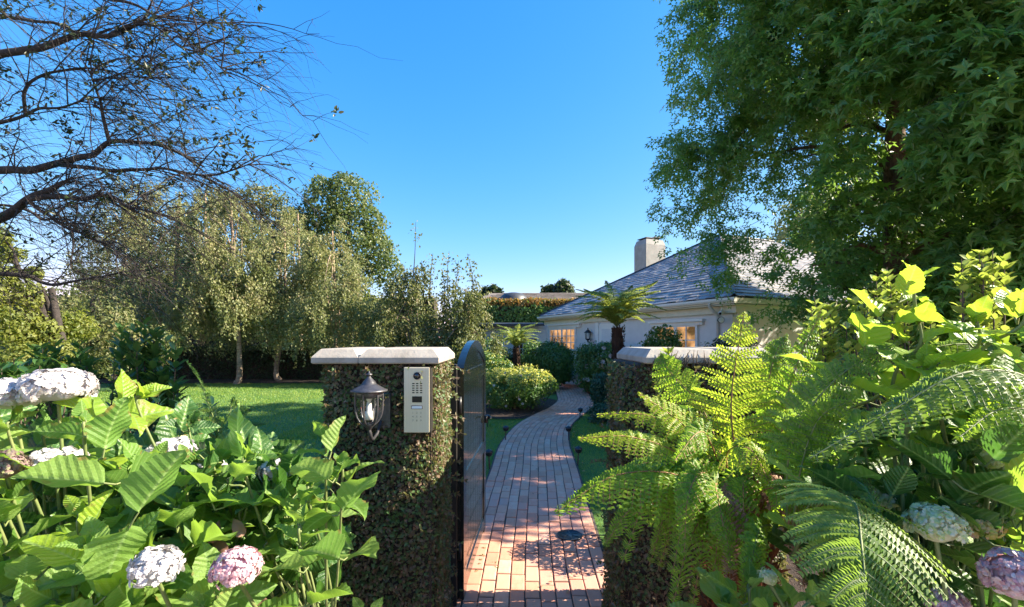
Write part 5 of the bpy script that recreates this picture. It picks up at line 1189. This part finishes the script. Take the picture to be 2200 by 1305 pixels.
for a in ((1612, 1255, 1.10, 112, "n", 3), (1560, 1290, 1.15, 90, "n", 2), (1690, 1290, 1.12, 100, "n", 3), (1640, 1320, 1.05, 110, "n", 3)): H.shoot(*a)
H.done()

# ================================================================ FERNS
def F_(pts, hp, **kw):
    d = pts[len(pts)//2][2]; return dict(pts=[P(*a) for a in pts], half=hp/FPX*d, **kw)
up = (-.55, -.8, .35)
def bigfern_trunk(t):
    b = P(1585, 1180, 1.62); m = MB(); tube(m, spline([(b[0], b[1], 0), (b[0]-.01, b[1], b[2]*.5), b], 10), np.linspace(.10, .06, 10), 10); tr = m.build("trunk", M_rust, t)
    m = MB(); k = 700; z = R.uniform(.02, b[2]-.02, k); an = R.uniform(0, 2*math.pi, k); p = np.stack([b[0] + .09*np.cos(an), b[1] + .09*np.sin(an), z], -1)
    zz = np.stack([np.cos(an), np.sin(an), 0*an], -1); scatter(m, LEAF4V*np.array([.3, 1, 1]), [LEAF4F], frames(zz*.5 + np.array([0, 0, 1.]) + R.normal(0, .3, (k, 3)), zz), p, .09*R.uniform(.6, 1.3, k)); m.build("frond_stubs", M_rust, tr, False, "stuff")
cr = (1590, 1130, 1.62)
FR = [
 F_([(1585, 1150, 1.6), (1580, 1000, 1.56), (1572, 850, 1.55), (1600, 668, 1.58)], 150, n=34, npin=18, face=up, bare=.30, droop=.12, sweep=.35, r=.0055, tipf=.75, mat=M_ferny),
 F_([(1620, 1140, 1.6), (1670, 980, 1.5), (1700, 820, 1.48), (1765, 665, 1.5)], 78, n=30, npin=12, face=(-.5, -1, .3), bare=.3, droop=.3, r=.005),
 F_([(1590, 1120, 1.6), (1545, 1010, 1.5), (1470, 915, 1.45), (1372, 845, 1.42)], 78, n=28, npin=13, face=(0, -1, .7), bare=.35, droop=.15, mat=M_ferny),
 F_([(1585, 1110, 1.6), (1480, 990, 1.45), (1360, 940, 1.4), (1245, 942, 1.38)], 52, n=26, npin=10, face=(0, -1, .8), bare=.4, droop=.5, mat=M_ferny),
 F_([(1585, 1110, 1.62), (1500, 960, 1.6), (1400, 895, 1.6), (1285, 890, 1.6)], 42, n=24, npin=9, face=(0, -.8, 1), bare=.4, droop=.7, mat=M_ferny),
 F_([(1590, 1130, 1.6), (1480, 1030, 1.45), (1330, 1020, 1.38), (1195, 1100, 1.33)], 105, n=32, npin=16, face=(0, -.8, 1), bare=.15, droop=.75, sweep=.5),
 F_([(1590, 1130, 1.6), (1490, 1010, 1.5), (1370, 1000, 1.5), (1290, 1075, 1.5)], 80, n=28, npin=12, face=(0, -.8, 1), bare=.2, droop=.7),
 F_([(1595, 1120, 1.6), (1560, 985, 1.4), (1610, 965, 1.3), (1655, 1040, 1.25)], 62, n=26, npin=11, face=(0, -.9, .6), bare=.3, droop=.5, mat=M_ferny),
 F_([(1590, 1120, 1.6), (1520, 1020, 1.4), (1480, 1060, 1.3), (1470, 1190, 1.25)], 66, n=26, npin=12, face=(-.2, -1, .3), bare=.2, droop=.35),
 F_([(1590, 1120, 1.6), (1540, 1040, 1.4), (1550, 1110, 1.28), (1575, 1220, 1.22)], 60, n=24, npin=11, face=(.1, -1, .3), bare=.25, droop=.3),
 F_([(1590, 1120, 1.6), (1450, 1060, 1.5), (1360, 1090, 1.45), (1300, 1170, 1.42)], 60, n=26, npin=12, face=(0, -.9, .6), bare=.2, droop=.5),
 F_([(1590, 1130, 1.62), (1520, 900, 1.75), (1440, 800, 1.85), (1420, 760, 1.9)], 60, n=26, npin=10, face=up, bare=.4, droop=.2),
 F_([(1600, 1130, 1.62), (1640, 900, 1.6), (1660, 780, 1.62), (1690, 720, 1.65)], 75, n=28, npin=12, face=up, bare=.35, droop=.2),
 F_([(1600, 1130, 1.6), (1700, 1000, 1.5), (1780, 960, 1.45), (1850, 1000, 1.4)], 70, n=26, npin=12, face=(0, -.8, .8), bare=.25, droop=.4),
 F_([(1590, 1120, 1.6), (1530, 960, 1.45), (1500, 930, 1.4), (1450, 990, 1.3)], 58, n=24, npin=10, face=(0, -.9, .6), bare=.35, droop=.4),
 F_([(1600, 1130, 1.6), (1630, 1060, 1.4), (1690, 1060, 1.3), (1740, 1150, 1.25)], 60, n=24, npin=11, face=(0, -.9, .5), bare=.25, droop=.35),
]
for q in range(42):
    a = R.uniform(-math.pi*1.0, math.pi*.02) if q < 34 else R.uniform(0, math.pi); L = R.uniform(.30, .55); o = P(*cr); dr = np.array([math.cos(a), math.sin(a)*.75, 0]); h = R.uniform(-.05, .55)*L
    FR.append(dict(pts=[o, o + dr*L*.35 + np.array([0, 0, h*.8 + .08]), o + dr*L*.75 + np.array([0, 0, h + .03]), o + dr*L*1.05 + np.array([0, 0, h*.6 - .15])], half=R.uniform(.07, .12), n=22, npin=9, face=(dr[0]*-.2, -.5, 1), droop=.5, bare=.2, mat=M_dead if q in (5, 17, 29) else (M_fern, M_fern, M_ferny)[q % 3]))
fern("fern_plant", "big yellow-green fern with a rust-brown fibrous base spilling over the right pillar", (P(*cr)[0], P(*cr)[1], 0), FR, M_fern, bigfern_trunk, M_stemr)
b2 = (1760, 1120, 1.55)
FR = [
 F_([(1700, 1200, 1.28), (1760, 1085, 1.04), (1830, 1075, 0.88), (1852, 1180, 0.76), (1862, 1345, 0.704)], 205, n=36, npin=28, jit=.10, face=(0, -.75, .75), bare=.22, droop=.35, sweep=.30, r=.005, tipf=.55, mat=M_fernd),
 F_([(1690, 1130, 1.248), (1700, 960, 1.17), (1790, 820, 1.131), (1935, 730, 1.108)], 105, n=34, npin=15, face=(-.3, -1, .35), bare=.25, droop=.3, mat=M_fernd),
 F_([(1690, 1140, 1.6), (1640, 1130, 1.35), (1620, 1180, 1.2), (1600, 1290, 1.15)], 60, n=24, npin=11, face=(-.1, -1, .4), bare=.2, droop=.3, mat=M_fern),
 F_([(1700, 1180, 1.36), (1790, 1130, 1.105), (1900, 1150, 0.977), (2010, 1290, 0.892)], 95, n=28, npin=14, face=(.1, -.8, .7), bare=.2, droop=.45, mat=M_fernd),
 F_([(1700, 1150, 1.6), (1740, 960, 1.5), (1740, 860, 1.5), (1760, 780, 1.5)], 75, n=28, npin=11, face=(-.5, -1, .3), bare=.3, droop=.2, mat=M_fern),
 F_([(1700, 1150, 1.248), (1780, 1030, 1.092), (1850, 1040, 1.014), (1890, 1110, 0.936)], 60, n=24, npin=10, face=(0, -.9, .6), bare=.25, droop=.4, mat=M_fernd),
 F_([(1700, 1160, 1.248), (1720, 1010, 1.17), (1760, 900, 1.131), (1830, 860, 1.092)], 80, n=28, npin=12, face=(-.2, -1, .4), bare=.3, droop=.35, mat=M_fern),
]
fern("fern_plant", "dark arching fern with one broad frond drooping toward the viewer, lower right", (P(*b2)[0], P(*b2)[1], 0), FR, M_fernd)
FR = [
 F_([(2290, 1000, 0.988), (2230, 830, 0.874), (2080, 800, 0.836), (1920, 880, 0.821), (1740, 985, 0.806)], 92, n=38, npin=15, face=(0, -.5, 1), bare=.15, droop=.7, sweep=.25, mat=M_fernd),
 F_([(2290, 980, 1.064), (2200, 850, 0.988), (2080, 840, 0.95), (1960, 900, 0.912)], 70, n=30, npin=12, face=(0, -.6, 1), bare=.15, droop=.6, mat=M_fern),
 F_([(2290, 950, 1.14), (2180, 770, 1.102), (2060, 740, 1.102), (1930, 770, 1.102)], 70, n=30, npin=12, face=(0, -.7, 1), bare=.2, droop=.5, mat=M_fernd),
 F_([(2290, 1000, 0.988), (2240, 900, 0.874), (2150, 880, 0.836), (2060, 940, 0.798)], 60, n=26, npin=11, face=(0, -.7, 1), bare=.15, droop=.5, mat=M_fern),
]
fern("fern_plant", "fern reaching in from the right edge with long drooping silvery-green fronds", (1.6, 1.35, 0), FR, M_fernd)
# small ferns on the left
o = np.array([-1.72, 2.55, 0.02]); FR = [F_([(470, 930, 2.6), (445, 860, 2.55), (425, 810, 2.5), (402, 778, 2.45)], 30, n=16, npin=7, face=up, bare=.2, droop=.2, mat=M_hydd and M_laurel)]
for px, py, d in ((540, 880, 2.5), (500, 860, 2.6), (570, 910, 2.5), (430, 880, 2.6), (460, 900, 2.4), (520, 930, 2.3), (400, 900, 2.4)):
    FR.append(F_([(485, 985, 2.55), (485 + (px-485)*.4, 930, 2.5), ((485+px)/2 + 5, py + 5, d), (px, py, d)], 30, n=20, npin=8, face=up, bare=.2, droop=.35, mat=M_fernd))
FR.append(F_([(500, 990, 2.5), (500, 930, 2.5), (505, 880, 2.5), (508, 860, 2.5)], 34, n=20, npin=8, face=up, bare=.2, mat=M_fernd))
fern("fern_plant", "small blue-green fern with a curled tip in front of the lawn", tuple(o), FR, M_fernd)

# ================================================================ SPRIG SHRUBS
def sprigs(name, label, base, tips, L, mat, stmat=M_twig, nleaf=26, wid=.9, cat="shrub", up_=.9, span=.55):
    t = thing(name, label, cat, tuple(base)); st = MB(); m = MB(); base = np.asarray(base, float)
    for tp in tips:
        tp = np.asarray(tp, float); mid = base*.35 + tp*.65 + np.array([0, 0, .05]); mid[:2] = mid[:2]*.4 + tp[:2]*.6
        c = spline([base, mid, tp], 30); tube(st, c, np.linspace(.010, .002, 30), 5)
        f = 1 - span*np.sort(R.uniform(0, 1, nleaf))**1.1; i = (f*29).astype(int); a = np.arange(nleaf)*2.4 + R.uniform(0, 6); ax = norm(c[np.minimum(29, i+1)] - c[np.maximum(0, i-1)])
        u = norm(np.cross(ax, (.2, 1, .1))); v = np.cross(ax, u); dr = u*np.cos(a)[:, None] + v*np.sin(a)[:, None]
        y = norm(dr + ax*up_*R.uniform(.7, 1.5, nleaf)[:, None]); z = ax - dr*.5 + R.normal(0, .2, (nleaf, 3))
        scatter(m, LEAF6V*np.array([wid, 1, 1]), [LEAF6F], frames(y, z), c[i], L*R.uniform(.7, 1.15, nleaf))
    st.build("stem", stmat, t); m.build("foliage", mat, t, True); return t
def tipset(px, py, d, n, sx, sy, first=True):
    o = [P(px, py, d)] if first else []
    for _ in range(n): o.append(P(px + R.normal(0, sx), py + abs(R.normal(0, sy)) + 6, d + R.normal(0, .08)))
    return o
sprigs("pittosporum_shrub", "sunlit yellow-green sprigs standing just right of the tall fern frond", (1.9, 2.5, 0), tipset(1778, 650, 2.5, 13, 30, 45), .062, M_pitt, nleaf=66, span=.97, wid=1.1)
sprigs("pittosporum_shrub", "yellow-green small-leaved sprigs behind the glowing hydrangea top", (2.45, 2.5, 0), tipset(1905, 575, 2.5, 20, 50, 55), .062, M_pitt, nleaf=66, span=.97, wid=1.1)
sprigs("pittosporum_shrub", "tallest yellow-green small-leaved sprigs near the right edge", (2.65, 2.4, 0), tipset(2112, 532, 2.4, 20, 38, 55), .062, M_pitt, nleaf=66, span=.97, wid=1.1)
sprigs("laurel_shrub", "young laurel with upright lance leaves in front of the birch trunks", (-3.35, 4.2, 0), tipset(310, 690, 4.2, 16, 36, 40) + tipset(330, 780, 4.1, 12, 40, 30), .13, M_laurel, wid=.75, nleaf=20)
sprigs("laurel_shrub", "dark young laurel at the left between the birches and white mopheads", (-4.0, 4.4, 0), tipset(170, 730, 4.4, 18, 50, 40) + tipset(100, 770, 4.3, 16, 50, 30), .12, M_laurel, wid=.75, nleaf=20)
sprigs("laurel_shrub", "pale-tipped leafy shrub at the far left edge above the white mopheads", (-3.4, 3.0, 0), tipset(30, 770, 3.0, 22, 50, 30), .09, M_laurel, nleaf=20)
sprigs("laurel_shrub", "leafy green shrub low behind the middle hydrangea", (-2.3, 3.0, 0), tipset(340, 850, 3.0, 24, 90, 40), .08, M_blueg, nleaf=20)
sprigs("laurel_shrub", "dark blue-green tuft by the lawn edge left of the lantern pillar", (-1.5, 2.75, 0), tipset(585, 955, 2.75, 14, 30, 25), .06, M_blueg, nleaf=20)
sprigs("variegated_shrub", "pale variegated sprigs growing before the right pillar's coping", (.98, 1.95, 0), [P(*a) for a in ((1435, 745, 1.95), (1410, 800, 1.95), (1465, 800, 1.95), (1450, 830, 1.9), (1490, 830, 1.95), (1420, 850, 1.9), (1500, 800, 1.95), (1470, 870, 1.9), (1440, 880, 1.9), (1510, 860, 1.9))], .045, M_pitt, nleaf=34, span=.4)
sprigs("laurel_shrub", "green broad-leaved sapling between right pillar and fern", (1.0, 1.9, 0), tipset(1480, 860, 1.9, 12, 22, 20), .07, M_shrub, nleaf=16)
# weeds and fallen leaves
t = thing("path_weeds", "tiny green weeds in the brick joints near the gate", "weeds", tuple(G(1035, 1200))); m = MB()
for px, py in ((1040, 1190), (1036, 1205), (1030, 1225), (1024, 1240), (1066, 1222), (1068, 1232), (1033, 1215)):
    c = G(px, py) + np.array([0, 0, .04]); k = 12; y = rdir(k, .5); scatter(m, LEAF4V, [LEAF4F], frames(y, np.cross(y, rdir(k))), c + R.normal(0, .008, (k, 3))*np.array([1, 1, 0]), R.uniform(.008, .016, k))
m.build("leaves", M_shrub, t, False)

# a few fallen leaves on the bricks, lawn and beds
t = MB(); k = 170; y0 = R.uniform(2.7, 12, k); i = np.clip(np.searchsorted(CL[:, 1], y0), 0, len(CL)-1); q = np.stack([CL[i, 0] + R.choice([-1, 1], k)*(1 - R.uniform(0, 1, k)**2)*.62, y0, np.full(k, .050)], -1)
z = norm(np.array([0, 0, 1.]) + R.normal(0, .3, (k, 3))); scatter(t, LEAF6V, [LEAF6F], frames(np.cross(z, rdir(k)), z), q, R.uniform(.018, .04, k))
t.build("fallen_leaves", M_dead, None, False, "stuff")["label"] = "scattered small brown fallen leaves along the path edges"
